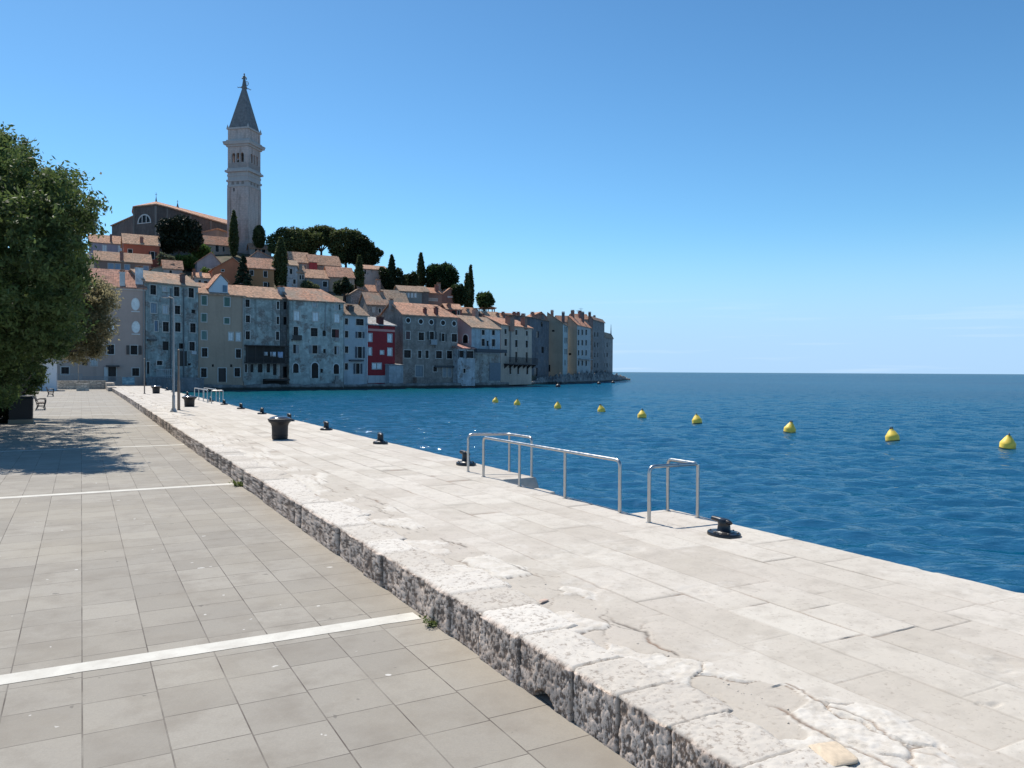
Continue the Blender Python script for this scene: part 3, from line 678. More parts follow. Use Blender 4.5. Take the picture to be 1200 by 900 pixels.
        ch = k.build('chimney', plaster(colr, 0.6), ro)
        k = MB(); 
        for ux in (-.45, .45): k.box(xc + ux * w2 - .12 * w2 - .04, xc + ux * w2 + .12 * w2 + .04, yc - d2 * .6, yc + d2 * .6, a.z - .122, a.z + .08)
        k.box(xc - w2 - .03, xc + w2 + .03, yc - d2 - .03, yc + d2 + .03, a.z + .08, a.z + .2); k.build('chimney_cap', rooftile(TILE, .3), ro)
    if cornice:
        k = MB(); k.box(-.12, L + .12, -.14, -.002, H - .38, H - .06); k.build('cornice', plaster(cornice, .2), root)
    # ---- windows
    for u0, u1, zl, zh, kind, colr, pl in todo:
        f = F[pl]; fw = 0.13; w = u1 - u0
        def bx(m, a, b, c, d, e0, e1):
            p = [f(a, c, e1), f(b, c, e1), f(b, c, e0), f(a, c, e0), f(a, d, e1), f(b, d, e1), f(b, d, e0), f(a, d, e0)]; m.hexa(p)
        fr = MB(); pn = MB()
        if kind in ('dark', 'open', 'shut', 'plain', 'half', 'door'):
            pm_ = MB(); pm_.poly([f(u0, zl, .2), f(u1, zl, .2), f(u1, zh, .2), f(u0, zh, .2)])
            wo_ = (pm_.build('window' if kind != 'door' else 'door', glass_dark() if kind != 'door' else paint((.05, .04, .035), .7), root))
            if kind != 'plain' :
                bx(fr, u0 - fw, u0, zl - fw, zh + fw, -.05, .10); bx(fr, u1, u1 + fw, zl - fw, zh + fw, -.05, .10); bx(fr, u0, u1, zh, zh + fw, -.05, .10)
                if kind != 'door': bx(fr, u0, u1, zl - fw, zl, -.09, .10)
                fr.build('frame', plaster(frame, .2), wo_)
            if kind == 'dark' and w > .5:
                k = MB(); m_ = (u0 + u1) / 2; bx(k, m_ - .03, m_ + .03, zl, zh, .13, .19)
                if zh - zl > 1.2: bx(k, u0, m_ - .03, zl + (zh - zl) * .62, zl + (zh - zl) * .62 + .05, .13, .19); bx(k, m_ + .03, u1, zl + (zh - zl) * .62, zl + (zh - zl) * .62 + .05, .13, .19)
                k.build('glazing_bar', paint((.05, .048, .045), .6), wo_)
            if kind == 'shut':
                k = MB(); m_ = (u0 + u1) / 2; bx(k, u0 + .02, m_ - .015, zl + .02, zh - .02, .05, .11); bx(k, m_ + .015, u1 - .02, zl + .02, zh - .02, .05, .11); k.build('shutter', paint(colr or (.55, .58, .58), .7), wo_)
            if kind == 'half':
                k = MB(); m_ = (u0 + u1) / 2; bx(k, m_ + .015, u1 - .02, zl + .02, zh - .02, .05, .11); k.build('shutter', paint(colr or (.10, .10, .10), .7), wo_)
            if kind == 'open':
                for a, b in ((u0 - fw - w * .48, u0 - fw - .02), (u1 + fw + .02, u1 + fw + w * .48)):
                    k = MB(); bx(k, a, b, zl, zh, -.12, -.06); k.build('shutter', paint(colr or (.06, .07, .07), .7), wo_)
        else:
            cu, cz, ru, rz_ = (u0 + u1) / 2, (zl + zh) / 2, (u1 - u0) / 2, (zh - zl) / 2
            if kind == 'arch':
                def ring(r): return [f(cu - r * ru, zl, 0) , f(cu + r * ru, zl, 0)] + [f(cu + r * ru * math.cos(t), zh - ru + r * ru * math.sin(t), 0) for t in np.linspace(0, math.pi, 11)]
            else:
                def ring(r): return [f(cu + r * ru * math.cos(t), cz + r * rz_ * math.sin(t), 0) for t in np.linspace(0, 2 * math.pi, 17)[:-1]]
            nrm = Vector(f(0, 0, -1)) - Vector(f(0, 0, 0))
            pn.prism([Vector(p) + nrm * -.1 for p in ring(.99)], nrm * .12)
            wo_ = pn.build('window', glass_dark() if kind in ('round', 'arch') else paint(colr or (.80, .82, .79), .6), root)
            o_, i_ = ring(1.28 if kind != 'oval' else 1.12), ring(1.0)
            for k in range(len(o_)):
                k2 = (k + 1) % len(o_)
                fr.hexa([i_[k], o_[k], o_[k2], i_[k2]] + [Vector(p) + nrm * .07 for p in (i_[k], o_[k], o_[k2], i_[k2])])
            if kind == 'oval':
                bx(fr, cu - ru * 1.1, cu + ru * 1.1, zl - .35, zl - .2, -.1, -.001)
            fr.build('frame', plaster(WHITE, .2), wo_)
    if extra: extra(root, hit, L, H, dep)
    return root

MUL = lambda *a: a
DK, GN, WS, RD, BL = 'dark', (0.09, 0.17, 0.14), (0.76, 0.80, 0.80), (0.13, 0.035, 0.03), (0.16, 0.25, 0.33)
FRONT = 'houses along the waterfront'
def rowhouse(*a, **k): k.setdefault('group', FRONT); return house(*a, **k)
def boxpart(root, name, m, *boxes):
    b = MB()
    for x in boxes: b.box(*x)
    return b.build(name, m, root)

# ---- front row, left to right -------------------------------------------------
def ex0(root, hit, L, H, dep):
    a = hit(124, 426, 'F'); b = hit(140, 430, 'F'); boxpart(root, 'door_canopy', paint((.10, .08, .07), .8), (a.x, b.x, -.9, -.02, b.z, b.z + .25))
    a = hit(122, 447); b = hit(126, 430); boxpart(root, 'door_pier', plaster((.5, .5, .48), .2), (a.x, b.x, -.3, -.02, a.z, b.z))
    a = hit(167.5, 449); b = hit(168.6, 338); boxpart(root, 'downpipe', paint((.25, .24, .23), .5), (a.x, b.x, -.16, -.04, a.z, b.z))
rowhouse('taupe four storey house with white oval shuttered windows and plain orange roof', 92, 123.5, 170, 128, 336, plaster((.42, .31, .26), .25), z0=.5, yr=317, dep=9, tile=(.47, .245, .165), old=.15, cornice=(.55, .53, .5),
  wins=[(131, 355, 8.5, 12, 'oval'), (158.7, 356.5, 9, 13, 'oval'), (130, 383, 8.5, 12, 'oval'), (159.2, 383.3, 9, 12.5, 'oval'), (129.7, 409.5, 8, 11, DK), (157, 410.2, 8, 10.5, 'open', (.09, .07, .06)), (131.5, 438, 9, 18, 'door'), (159, 436, 8, 9, DK), (110, 424.5, 7, 8, 'shut', (.5, .52, .52)), (99.5, 425, 6, 6, 'plain')],
  chims=[(143.3, 318, 336, 6.4, (.62, .62, .60), .4), (163, 313, 330, 9, (.55, .57, .58), 1.2)], extra=ex0)
rowhouse('low grey taupe wing at the far left end behind the tree foliage', 55, 121, 91.6, 123.4, 411, plaster((.40, .305, .255), .35), z0=.5, yr=399, dep=8, tile=TILE, wins=[(76.3, 434.5, 9, 8.5, DK), (64, 433, 6, 8, 'plain')])
def ex1(root, hit, L, H, dep):
    for x in (199.5, 214.5):
        a = hit(x, 445); b = hit(x + .9, 338); boxpart(root, 'downpipe', paint((.12, .13, .14), .5), (a.x, b.x, -.16, -.04, a.z, b.z))
    a = hit(208, 429); b = hit(219, 411.5); boxpart(root, 'opening_dark_sheet', paint((.06, .055, .05), .9), (a.x, b.x, -.05, -.004, a.z, b.z))  # near-black sheet paints the dark inside of the opening
    a = hit(223.5, 415.2); b = hit(228.5, 411.6); boxpart(root, 'air_conditioner', paint((.5, .52, .53), .5), (a.x, b.x, -.45, -.004, a.z, b.z))
    a = hit(172, 409); b = hit(180, 397.5); boxpart(root, 'lean_to', paint((.10, .10, .10), .8), (a.x, b.x, -1.0, -.004, b.z - .3, b.z))
rowhouse('tall decayed blue grey house with mottled pale tiles and scattered dark windows', 170.8, 128.2, 232.3, 136, 331.5, plaster((.335, .385, .37), .75, .35), z0=.4, ye2=335, yr=322, dep=8, tile=TILEP, old=.95,
  wins=[(179.5, 339.7, 7, 10.5, DK), (193, 338.5, 4, 5, 'shut', (.5, .52, .54)), (207, 341.7, 6.5, 10.5, DK), (224, 343.2, 6.5, 10.5, DK), (180, 361, 7, 11, 'shut', (.22, .28, .33)), (194, 362.7, 6, 9, 'shut', (.5, .53, .55)), (208, 363.2, 6.5, 9.5, DK), (226.7, 365, 4.5, 4, 'plain'), (183, 382, 4, 12, 'shut', (.15, .21, .28)), (194.2, 383, 7, 11, DK), (208.3, 383.3, 6.5, 10.5, DK), (226, 384.3, 6.5, 10.5, DK), (194.3, 405.3, 7, 10, 'plain'), (213.3, 405.5, 7, 6, 'plain'), (225, 405.8, 6.5, 10, DK), (187, 425.3, 6.5, 5, DK), (173.5, 431, 3, 14, 'door'), (222, 427, 4, 2.5, 'plain')],
  chims=[(213.8, 321, 333, 4, (.16, .10, .09), .6)], extra=ex1)
def ex2(root, hit, L, H, dep):
    # gabled dormer, pale blue, with its own roof
    a = hit(245, 346, 'F', .3); b = hit(267, 331, 'F', .3); ap = hit(258.5, 322, 'F', .3); k = MB()
    k.prism([(a.x, .3, H - .2), (b.x, .3, H - .2), (b.x, .3, b.z), (ap.x, .3, ap.z), (a.x, .3, a.z + 1.1)], (0, 3.2, 0)); d = k.build('dormer', plaster((.50, .56, .60), .25), root)
    k = MB(); k.prism([(a.x - .15, .1, a.z + 1.1), (ap.x, .1, ap.z + .05), (ap.x, .1, ap.z + .25), (a.x - .15, .1, a.z + 1.3)], (0, 3.6, 0)); k.prism([(ap.x, .1, ap.z + .05), (b.x + .2, .1, b.z - .1), (b.x + .2, .1, b.z + .1), (ap.x, .1, ap.z + .25)], (0, 3.6, 0)); k.build('dormer_roof', rooftile(TILE, .3), d)
    a = hit(261, 342, 'F', .3); b = hit(265.8, 334.5, 'F', .3); boxpart(d, 'dormer_window', paint((.08, .16, .24), .4), (a.x, b.x, .22, .296, a.z, b.z))
    a = hit(284.2, 447); b = hit(285.2, 348); boxpart(root, 'downpipe', paint((.42, .40, .36), .5), (a.x, b.x, -.16, -.04, a.z, b.z))
rowhouse('olive beige house with green shutters and a pale blue gabled dormer', 232.6, 136.2, 285.2, 141, 344.3, plaster((.37, .285, .215), .3), z0=.4, ye2=346.5, yr=334.5, dep=8, tile=TILEP, old=.3, frame=(.5, .5, .47),
  wins=[(239.2, 352, 6, 10, 'shut', GN), (266, 353.7, 6.5, 10, 'shut', GN), (239, 372.3, 6, 9, 'shut', GN), (265.8, 376, 6, 6.5, 'shut', GN), (239.2, 393, 6, 9.5, 'shut', (.14, .24, .22)), (270.5, 394.3, 5, 9, 'shut', WS), (279.3, 394.6, 5, 9.5, 'shut', WS), (239.8, 413, 6.5, 10, DK), (279.3, 414.3, 6, 10, DK), (238.8, 436.8, 6.5, 10.5, DK), (260.3, 439.5, 9, 16, 'door'), (278, 436.3, 6.5, 10, DK), (249.5, 428.5, 2.5, 3, 'plain'), (271, 428.5, 2.5, 3, 'plain')], extra=ex2)
def ex3(root, hit, L, H, dep):
    wood = paint((.055, .045, .04), .8)
    a = hit(286.5, 424.6); b = hit(335, 406.5)
    boxpart(root, 'balcony_floor', wood, (a.x, b.x, -1.3, -.01, a.z - .18, a.z)); boxpart(root, 'balcony_roof', wood, (a.x, b.x, -1.5, -.01, b.z, b.z + .16))
    k = MB()
    for t in np.linspace(0, 1, 6): k.box(a.x + (b.x - a.x - .12) * t, a.x + (b.x - a.x - .12) * t + .12, -1.3, -1.18, a.z, b.z)
    k.build('balcony_post', wood, root)
    k = MB(); k.box(a.x, b.x, -1.27, -1.21, a.z + .95, a.z + 1.03)
    for t in np.linspace(0.01, .99, 40): k.box(a.x + (b.x - a.x) * t - .02, a.x + (b.x - a.x) * t + .02, -1.26, -1.22, a.z, a.z + .95)
    k.build('balcony_railing', wood, root)
    back = hit(287, 423); boxpart(root, 'balcony_back_sheet', paint((.05, .048, .045), .9), (a.x + .2, b.x - .2, -.06, -.005, a.z, b.z))  # dark sheet over the facade behind the balcony
    a = hit(308, 446); b = hit(336, 444.5); boxpart(root, 'boat_shed_beam', wood, (a.x, b.x, -1.6, -.005, a.z, b.z + .1)); c = hit(308, 456)
    boxpart(root, 'cavity_dark_sheet', paint((.02, .02, .02), .9), (a.x, b.x, -.09, -.004, c.z, a.z))  # flat near-black sheet stands for the shade inside the cavity
F3 = rowhouse('decayed pale house with dark timber balcony hung with laundry', 286, 141, 328, 145, 348.3, plaster((.36, .395, .37), .75, .45), z0=.3, ye2=350.5, yr=337.5, dep=8, tile=TILEP, old=.35,
  wins=[(290, 355.3, 5, 8.5, DK), (290.5, 373.8, 5, 8, DK), (290.3, 393, 5, 9.5, DK), (326.4, 357.8, 4, 8.5, DK), (326.2, 375.5, 4.2, 8.5, DK), (325.6, 393.5, 4.5, 9.5, DK), (288, 431.5, 3, 9.5, DK), (295.3, 431.5, 3.5, 9.5, 'plain'), (305, 431.5, 5.5, 10, 'plain'), (314.5, 431.5, 4, 10, 'plain'), (322, 433, 4, 13, 'plain'), (327, 433, 1.8, 13, 'shut')], extra=ex3)
for i, (px, w, h, c) in enumerate(((311, 5, 4.5, (.42, .45, .47)), (320, 6.5, 5.5, (.55, .60, .66)), (328.5, 6, 7, (.38, .46, .60)))):
    k = MB(); D = lerp(px, [286, 328], [141, 145]) - 1.42; a = at(px - w / 2, 412.3, D); b = at(px + w / 2, 412.3 + h, D + .3)
    xs = np.linspace(0, 1, 9); V = [(a.x + (b.x - a.x) * x, D + .3 * x + .05 * math.sin(7 * x + i) * zz, a.z + (b.z - a.z) * zz) for zz in (0, .5, 1) for x in xs]
    o = np_mesh('laundry_cloth', np.array(V), grid_faces(3, 9), paint(c, .9)); so_ = o.modifiers.new('thick', 'SOLIDIFY'); so_.thickness = .02
    tag(o, ['small grey cloth hung leftmost on the dark balcony', 'pale blue cloth hung between the other two on the dark balcony', 'deeper blue cloth hung rightmost on the dark balcony'][i], 'laundry', 'laundry on the dark balcony')
rowhouse('narrow dark stone house wedged between the balcony house and the big pale house', 328.6, 147.2, 338.6, 148.2, 350, plaster((.20, .195, .19), .7, .6), z0=.3, yr=341, dep=9, tile=TILEB, wins=[(334, 358, 3.5, 9, 'plain'), (334, 376, 3.5, 9, 'plain'), (334, 436, 5, 13, 'plain')], chims=[(329.5, 336, 352, 6, (.5, .5, .5), 2.0)])
def ex4(root, hit, L, H, dep):
    a = hit(341, 398.5); b = hit(352, 394.3); boxpart(root, 'balcony', paint((.06, .055, .05), .8), (a.x, b.x, -.9, -.01, a.z, a.z + .12), (a.x, b.x, -.9, -.85, a.z + .12, b.z + .2))
    a = hit(392, 399.8); b = hit(396.3, 396); boxpart(root, 'air_conditioner', paint((.3, .3, .3), .5), (a.x, b.x, -.45, -.004, a.z, b.z))
    a = hit(380.8, 388); b = hit(381.6, 354); boxpart(root, 'downpipe', paint((.25, .27, .28), .5), (a.x, b.x, -.14, -.03, a.z, b.z))
    a = hit(389, 449); b = hit(399, 440); boxpart(root, 'stone_steps', plaster((.3, .29, .27), .5), (a.x, b.x, -1.6, -.01, a.z - 1, a.z + .3), (a.x + .3, b.x - .3, -1.1, -.012, a.z + .3, a.z + .7), (a.x + .6, b.x - .6, -.6, -.014, a.z + .7, b.z))
rowhouse('large pale blue grey house with arched ground floor doors and white shutters', 339, 147, 402.6, 153, 351.5, plaster((.42, .475, .45), .65, .22), z0=.5, ye2=354.7, yr=340, dep=9.5, tile=TILEP, old=.9, hipped=(0, 3.2),
  wins=[(347.8, 370, 6.5, 10.5, 'shut', WS), (369.8, 371.2, 6.5, 10, 'shut', WS), (395, 373, 6, 9.5, 'shut', WS), (369, 356.5, 5, 6, 'shut', (.42, .45, .46)), (394.3, 360, 4, 6, 'shut', (.42, .45, .46)), (398, 360, 1.8, 6, 'plain'), (346.6, 388, 5.5, 10, DK), (368.2, 389.3, 8, 9.5, DK), (380, 390.6, 4, 6.5, 'plain'), (393, 390.8, 8.5, 9.5, 'half', RD), (346.7, 409, 6.5, 10, 'half', (.3, .32, .33)), (369, 409.5, 6, 9.5, 'open', (.22, .24, .25)), (380.3, 411.3, 3, 4.5, 'plain'), (394.4, 410.7, 5.5, 9.5, 'half', (.4, .42, .43)), (346.6, 431.3, 6.5, 11, 'arch'), (369, 434, 8, 18, 'arch'), (394, 432.3, 6.5, 11.5, 'arch'), (377, 434.5, 3, 4.5, 'plain')], extra=ex4)
def ex5(root, hit, L, H, dep):
    a = hit(408.5, 423.2); b = hit(424, 422.2); boxpart(root, 'balcony_slab', paint((.08, .08, .085), .8), (a.x, b.x, -.8, -.01, a.z, b.z + .1))
    a = hit(429.3, 446); b = hit(430.4, 372); boxpart(root, 'downpipe', paint((.6, .62, .64), .5), (a.x, b.x, -.16, -.04, a.z, b.z))
rowhouse('narrow light blue house with four rows of dark windows beside the red house', 403.2, 153.2, 430.8, 157, 369, plaster((.37, .415, .44), .45), z0=.5, ye2=370, yr=358, dep=8, tile=TILEB, old=.5,
  wins=[(405.5, 376.7, 5, 7, DK), (421.7, 377.5, 9, 7, DK), (405.6, 391.7, 5, 7.5, DK), (421.7, 392.5, 4.5, 7, 'open', (.07, .08, .1)), (405.7, 409.7, 5, 7.5, DK), (421.7, 413, 5, 13, 'open', (.06, .07, .09)), (405.4, 429.5, 5, 7.5, DK), (419.3, 432, 4.5, 12, 'open', (.06, .07, .09))], chims=[(410, 358, 366, 6, (.10, .10, .10), 1.5)], extra=ex5)
def ex6(root, hit, L, H, dep):
    a = hit(431, 447); b = hit(463, 440); boxpart(root, 'plinth', plaster((.40, .43, .45), .4), (.02, L - .02, -.12, -.003, a.z - .3, b.z))
    a = hit(431, 387.6); b = hit(463, 386.6); boxpart(root, 'string_course', plaster((.5, .25, .22), .2), (.02, L - .02, -.08, -.003, a.z, b.z))
rowhouse('deep red house with white shuttered windows on the waterfront', 431, 157, 462.6, 162, 380.6, plaster((.25, .022, .028), .25), z0=.5, ye2=382, yr=373.5, dep=6, roof='shed', tile=SLATE, old=.4, frame=(.42, .42, .42),
  wins=[(433.6, 395.5, 4.5, 9, 'shut', WS), (456.7, 396.2, 5, 9, 'shut', WS), (433.4, 411.7, 4, 8.5, 'shut', WS), (447.6, 413, 4, 4, 'shut', WS), (456.7, 412.3, 5, 8.5, 'shut', WS), (438.7, 429, 5, 6.5, 'shut', WS), (444.3, 429, 5, 6.5, 'shut', WS)],
  chims=[(445.2, 371, 382, 5, (.10, .03, .03), .5)], extra=ex6)
rowhouse('low windowless grey annex at the foot of the red house', 456, 159.4, 472.5, 162.3, 428.5, plaster((.34, .38, .41), .5), z0=.4, yr=427, dep=3.2, roof='shed', tile=SLATE, ov=.06)
def ex7(root, hit, L, H, dep):
    a = hit(503, 404); b = hit(510, 398); boxpart(root, 'balcony', paint((.30, .33, .35), .7), (a.x, b.x, -.8, -.01, a.z, a.z + .15), (a.x, b.x, -.8, -.74, a.z + .15, b.z))
    a = hit(509.3, 408); b = hit(510.1, 374); boxpart(root, 'downpipe', paint((.08, .08, .09), .5), (a.x, b.x, -.16, -.04, a.z, b.z))
    a = hit(509, 430.6); b = hit(536, 428.6); boxpart(root, 'awning_beam', paint((.07, .075, .08), .8), (a.x, L - .05, -.5, -.01, a.z, b.z))
    a = hit(484, 447); b = hit(500, 442); boxpart(root, 'stone_landing', plaster((.24, .22, .2), .6, .5), (a.x, b.x, -1.5, -.01, a.z - 1.5, b.z))
rowhouse('large dark grey house with a row of round attic windows and two tall chimneys', 472, 165, 536, 174, 369.3, plaster((.275, .25, .225), .6, .28), z0=.3, ye2=371.7, yr=358, dep=9.5, tile=TILEP, old=.35, hipped=(0, 2.6),
  wins=[(478.2, 375.4, 5, 5.5, 'round'), (493, 376.8, 5, 5.5, 'round'), (505.3, 377.6, 5, 5.5, 'round'), (519, 378.3, 5, 5.5, 'round'), (532, 379.2, 4.6, 5.5, 'round'), (478, 393, 5, 9, 'shut', (.10, .055, .055)), (493.6, 394.2, 6.5, 9, DK), (506, 393.3, 5, 9, 'open'), (519.2, 395.3, 3.6, 9, 'open'), (532.3, 396, 6.5, 9, DK), (477.4, 414.8, 8, 9, DK), (491.8, 415.2, 4, 8.5, DK), (500.3, 415.2, 4, 9, DK), (514.3, 415.6, 7, 8.5, DK), (526.7, 415.7, 6.5, 9, DK), (491.3, 434.8, 9, 13, 'shut', (.20, .23, .25)), (509.8, 432.5, 4.5, 6, DK), (532.8, 437, 2.5, 9, 'plain'), (521, 436, 4, 11, 'shut', (.28, .31, .33)), (527, 436, 4, 11, 'shut', (.28, .31, .33))],
  chims=[(498, 361, 371, 2.8, (.20, .07, .06), .6), (511, 360, 372, 3.2, (.20, .07, .06), .6), (458.5, 351, 361, 3.5, (.33, .30, .28), 4.2)], extra=ex7)
def ex8(root, hit, L, H, dep):
    k = MB()
    for x in (537.2, 543.5, 546.3, 556): a = hit(x - .5, 420); b = hit(x + .5, 410.5); k.box(a.x, b.x, -.1, -.01, a.z, b.z)
    k.build('glazing_post', paint((.07, .08, .09), .6), root)
rowhouse('pale blue annex with red lean-to roof and glazed sunroom', 536.4, 172, 556.6, 175.2, 408.8, plaster((.42, .46, .48), .55, .3), z0=.3, yr=403.6, dep=4.5, roof='shed', tile=(.50, .24, .19), old=.1, wins=[(540.7, 415, 5, 8, 'plain'), (550.8, 415.5, 8.5, 8, DK), (544.2, 434.5, 2.6, 5, DK)], extra=ex8)
def ex10(root, hit, L, H, dep):
    a = hit(553, 412.5); b = hit(586, 410.5); boxpart(root, 'awning', paint((.06, .075, .09), .8), (a.x - .6, L + .1, -2.0, -.01, a.z, b.z + .1))
    a = hit(553, 413); b = hit(572, 452); k = MB(); k.box(-.05, L - .05, -.12, -.003, 0, a.z - .3); k.build('lower_wall', plaster((.36, .38, .36), .75, .5), root)
    a = hit(572, 409); b = hit(575, 405); boxpart(root, 'air_conditioner', paint((.4, .42, .44), .5), (a.x, b.x, -.4, -.004, a.z, b.z))
    a = hit(573, 425); b = hit(586, 446); boxpart(root, 'boathouse_door', paint((.16, .20, .23), .8), (a.x, b.x, -.20, -.004, b.z, a.z))
rowhouse('light blue house with a pink side wall above a sloping awning', 552.4, 176, 586, 184, 384, plaster((.37, .435, .46), .46), z0=.3, ye2=385.5, yr=373, dep=9, tile=TILEO, old=.6, sidewall=(.45, .33, .32),
  wins=[(566.2, 389.6, 3.6, 5.5, DK), (578.2, 389.8, 3.6, 5.5, DK), (566.2, 401.3, 4, 8, DK), (578.3, 401.7, 4, 8, DK), (571.5, 402.5, 2.5, 6, 'plain'), (568, 419.5, 3.5, 6, 'shut', (.28, .33, .36)), (583, 421, 2, 5, 'plain'), (545.5, 397, 6, 10, 'arch', None, 'L')], chims=[(557, 362, 376, 3.5, (.35, .24, .2), 5)], extra=ex10)
def ex11(root, hit, L, H, dep):
    a = hit(590, 427); b = hit(622, 420); iron = paint((.035, .035, .04), .7); x1 = L + .6
    boxpart(root, 'balcony_floor', iron, (a.x, x1, -1.5, -.01, a.z, a.z + .2)); k = MB(); k.box(a.x, x1, -1.5, -1.44, b.z, b.z + .08)
    for t in np.linspace(0, 1, 70): k.box(a.x + (x1 - a.x - .05) * t, a.x + (x1 - a.x - .05) * t + .05, -1.49, -1.45, a.z + .2, b.z)
    k.build('balcony_railing', iron, root); k = MB()
    for t in np.linspace(0.03, .97, 7): xx = a.x + (x1 - a.x) * t; k.prism([(xx - .08, -.01, a.z), (xx - .08, -1.3, a.z), (xx - .08, -.01, a.z - 1.0)], (.16, 0, 0))
    k.build('balcony_bracket', iron, root)
    a = hit(597.3, 424); b = hit(598.6, 386); boxpart(root, 'downpipe', paint((.2, .19, .18), .5), (a.x, b.x, -.2, -.04, a.z, b.z))
rowhouse('beige house with a long dark iron balcony and a stout brick chimney', 586.8, 187.5, 623, 203, 381.3, plaster((.44, .37, .30), .4), z0=.3, ye2=384, yr=376, dep=9, tile=TILEP, old=.2,
  wins=[(592.4, 388.5, 2.6, 5.5, DK), (605, 389.6, 2.6, 5.5, DK), (617.4, 390.6, 2.4, 5.5, DK), (592.6, 401.3, 3, 8, DK), (605, 402.6, 3, 8, DK), (617.3, 403.2, 2.8, 8, DK), (592.5, 415, 2.4, 4, 'plain'), (605, 418.5, 2.6, 12, 'plain'), (617.3, 419, 2.6, 12, 'plain'), (598, 433.5, 2.4, 10, DK), (607.2, 433.5, 2.4, 10, DK), (617.9, 433.8, 2.4, 10, DK)],
  chims=[(597.5, 371, 386, 5, (.33, .19, .14), .3), (614, 373, 384, 2.5, (.3, .17, .13), .5)], extra=ex11)
rowhouse('dark blue grey wall of a recessed house in the shadowed gap beside the balcony house', 621, 223, 643, 240, 374.5, plaster((.13, .14, .155), .6, .2), z0=.3, dep=8, roof='shed', tile=TILEB, wins=[(630, 392, 3, 7, 'plain'), (636, 410, 3, 7, 'plain'), (628, 436, 4, 10, 'plain'), (635, 380, 2.5, 5, 'plain')], chims=[(634, 368, 378, 3, (.2, .17, .15), .8)])  # dark plaster puts the shade of the gap into the wall colour
rowhouse('tall olive beige block whose blank side faces the quay', 640.3, 241.8, 659.4, 241, 379, plaster((.32, .275, .21), .35), z0=.3, xa=641.5, yr=366.5, dep=17, roof='side', tile=TILEO, old=.4, sidewall=(.36, .42, .42), frame=(.3, .29, .26),
  wins=[(643.2, 376, 4, 6, 'plain'), (648.3, 387.7, 3, 2.2, 'plain'), (643.8, 431.5, 2.2, 8, 'plain'), (662, 386, 1.0, 5, DK, None, 'R'), (664, 386.5, .9, 5, DK, None, 'R'), (662, 399, 1.0, 5.5, DK, None, 'R'), (664, 399, .9, 5.5, DK, None, 'R'), (662, 412, 1.0, 5.5, DK, None, 'R'), (664, 412, .9, 5.5, DK, None, 'R'), (662, 425, 1.0, 5.5, DK, None, 'R')], chims=[(647, 364, 376, 3.2, (.35, .22, .17), 2), (660, 366, 380, 3.2, (.12, .12, .13), 9)])
def ex14(root, hit, L, H, dep):
    k = MB()
    for y0, h in ((3, 2.6), (7, 3.6), (9, 1.8)): k.box(L - .6, L - .54, y0, y0 + .06, H, H + 2.5 + h); k.box(L - 1.3, L + .2, y0 + .01, y0 + .05, H + 2.2 + h, H + 2.26 + h); k.box(L - 1.1, L + .0, y0 + .01, y0 + .05, H + 1.8 + h, H + 1.86 + h)
    k.build('television_antenna', paint((.2, .2, .2), .4, .6), root)
    a = hit(680, 421, 'R'); k = MB(); k.box(L + .01, L + 1.2, 1, dep - 1, a.z, a.z + .2); k.build('balcony', paint((.3, .33, .34), .7), root)
WR = []
for y in (389.5, 401.7, 413.5, 425.5):
    for x in (677.9, 682.3, 686.9): WR.append((x, y, 1.9, 6, DK, None, 'R'))
rowhouse('tall house near the point with rows of small windows on a pale blue seaward front', 664.5, 259.1, 676, 258, 380.5, plaster((.42, .32, .235), .35), z0=.3, xa=665.8, yr=370.5, dep=19, roof='side', tile=TILE, old=.3, sidewall=(.37, .40, .40),
  wins=[(668, 415, 3, 2.5, 'plain')] + WR, chims=[(671, 364, 376, 3.4, (.3, .17, .13), 6), (683, 366, 380, 2.6, (.14, .12, .12), 14)], extra=ex14)
WR = [(x, y, 1.1, 5, 'plain', None, 'R') for y in (392, 404, 416, 428) for x in (697, 700.5)]
rowhouse('dark weathered house next to the last one on the point, with two chimneys', 689.5, 277.5, 694.5, 277, 374, plaster((.22, .215, .21), .6, .4), z0=.3, yr=371, dep=19, roof='side', tile=TILEB, old=.4, wins=[(692, 388, 1.5, 5, 'plain'), (692, 402, 1.5, 5, 'plain'), (692, 416, 1.5, 5, 'plain')] + WR, chims=[(691, 366, 376, 2.6, (.15, .12, .11), 4), (696.5, 370, 378, 2.4, (.16, .14, .13), 12)])
WR = [(x, y, 1.2, 5, 'plain', None, 'R') for y in (404, 416, 428) for x in (708, 711.5)]
def ex16(root, hit, L, H, dep):
    k = MB(); k.tube([(L - .4, dep - 2, H), (L - .4, dep - 2, H + 5.2)], [.3, .06], 6); k.build('rooftop_mast', paint((.3, .28, .26), .6), root)
rowhouse('last and lowest house on the rocky point with a thin mast', 702.5, 297.4, 706.5, 297, 393, plaster((.27, .265, .255), .6, .4), z0=.3, yr=389, dep=20, roof='side', tile=TILEB, wins=[(704.5, 404, 1.2, 5, 'plain')] + WR, chims=[(704.5, 386, 396, 3.4, (.24, .2, .18), 4)], extra=ex16)

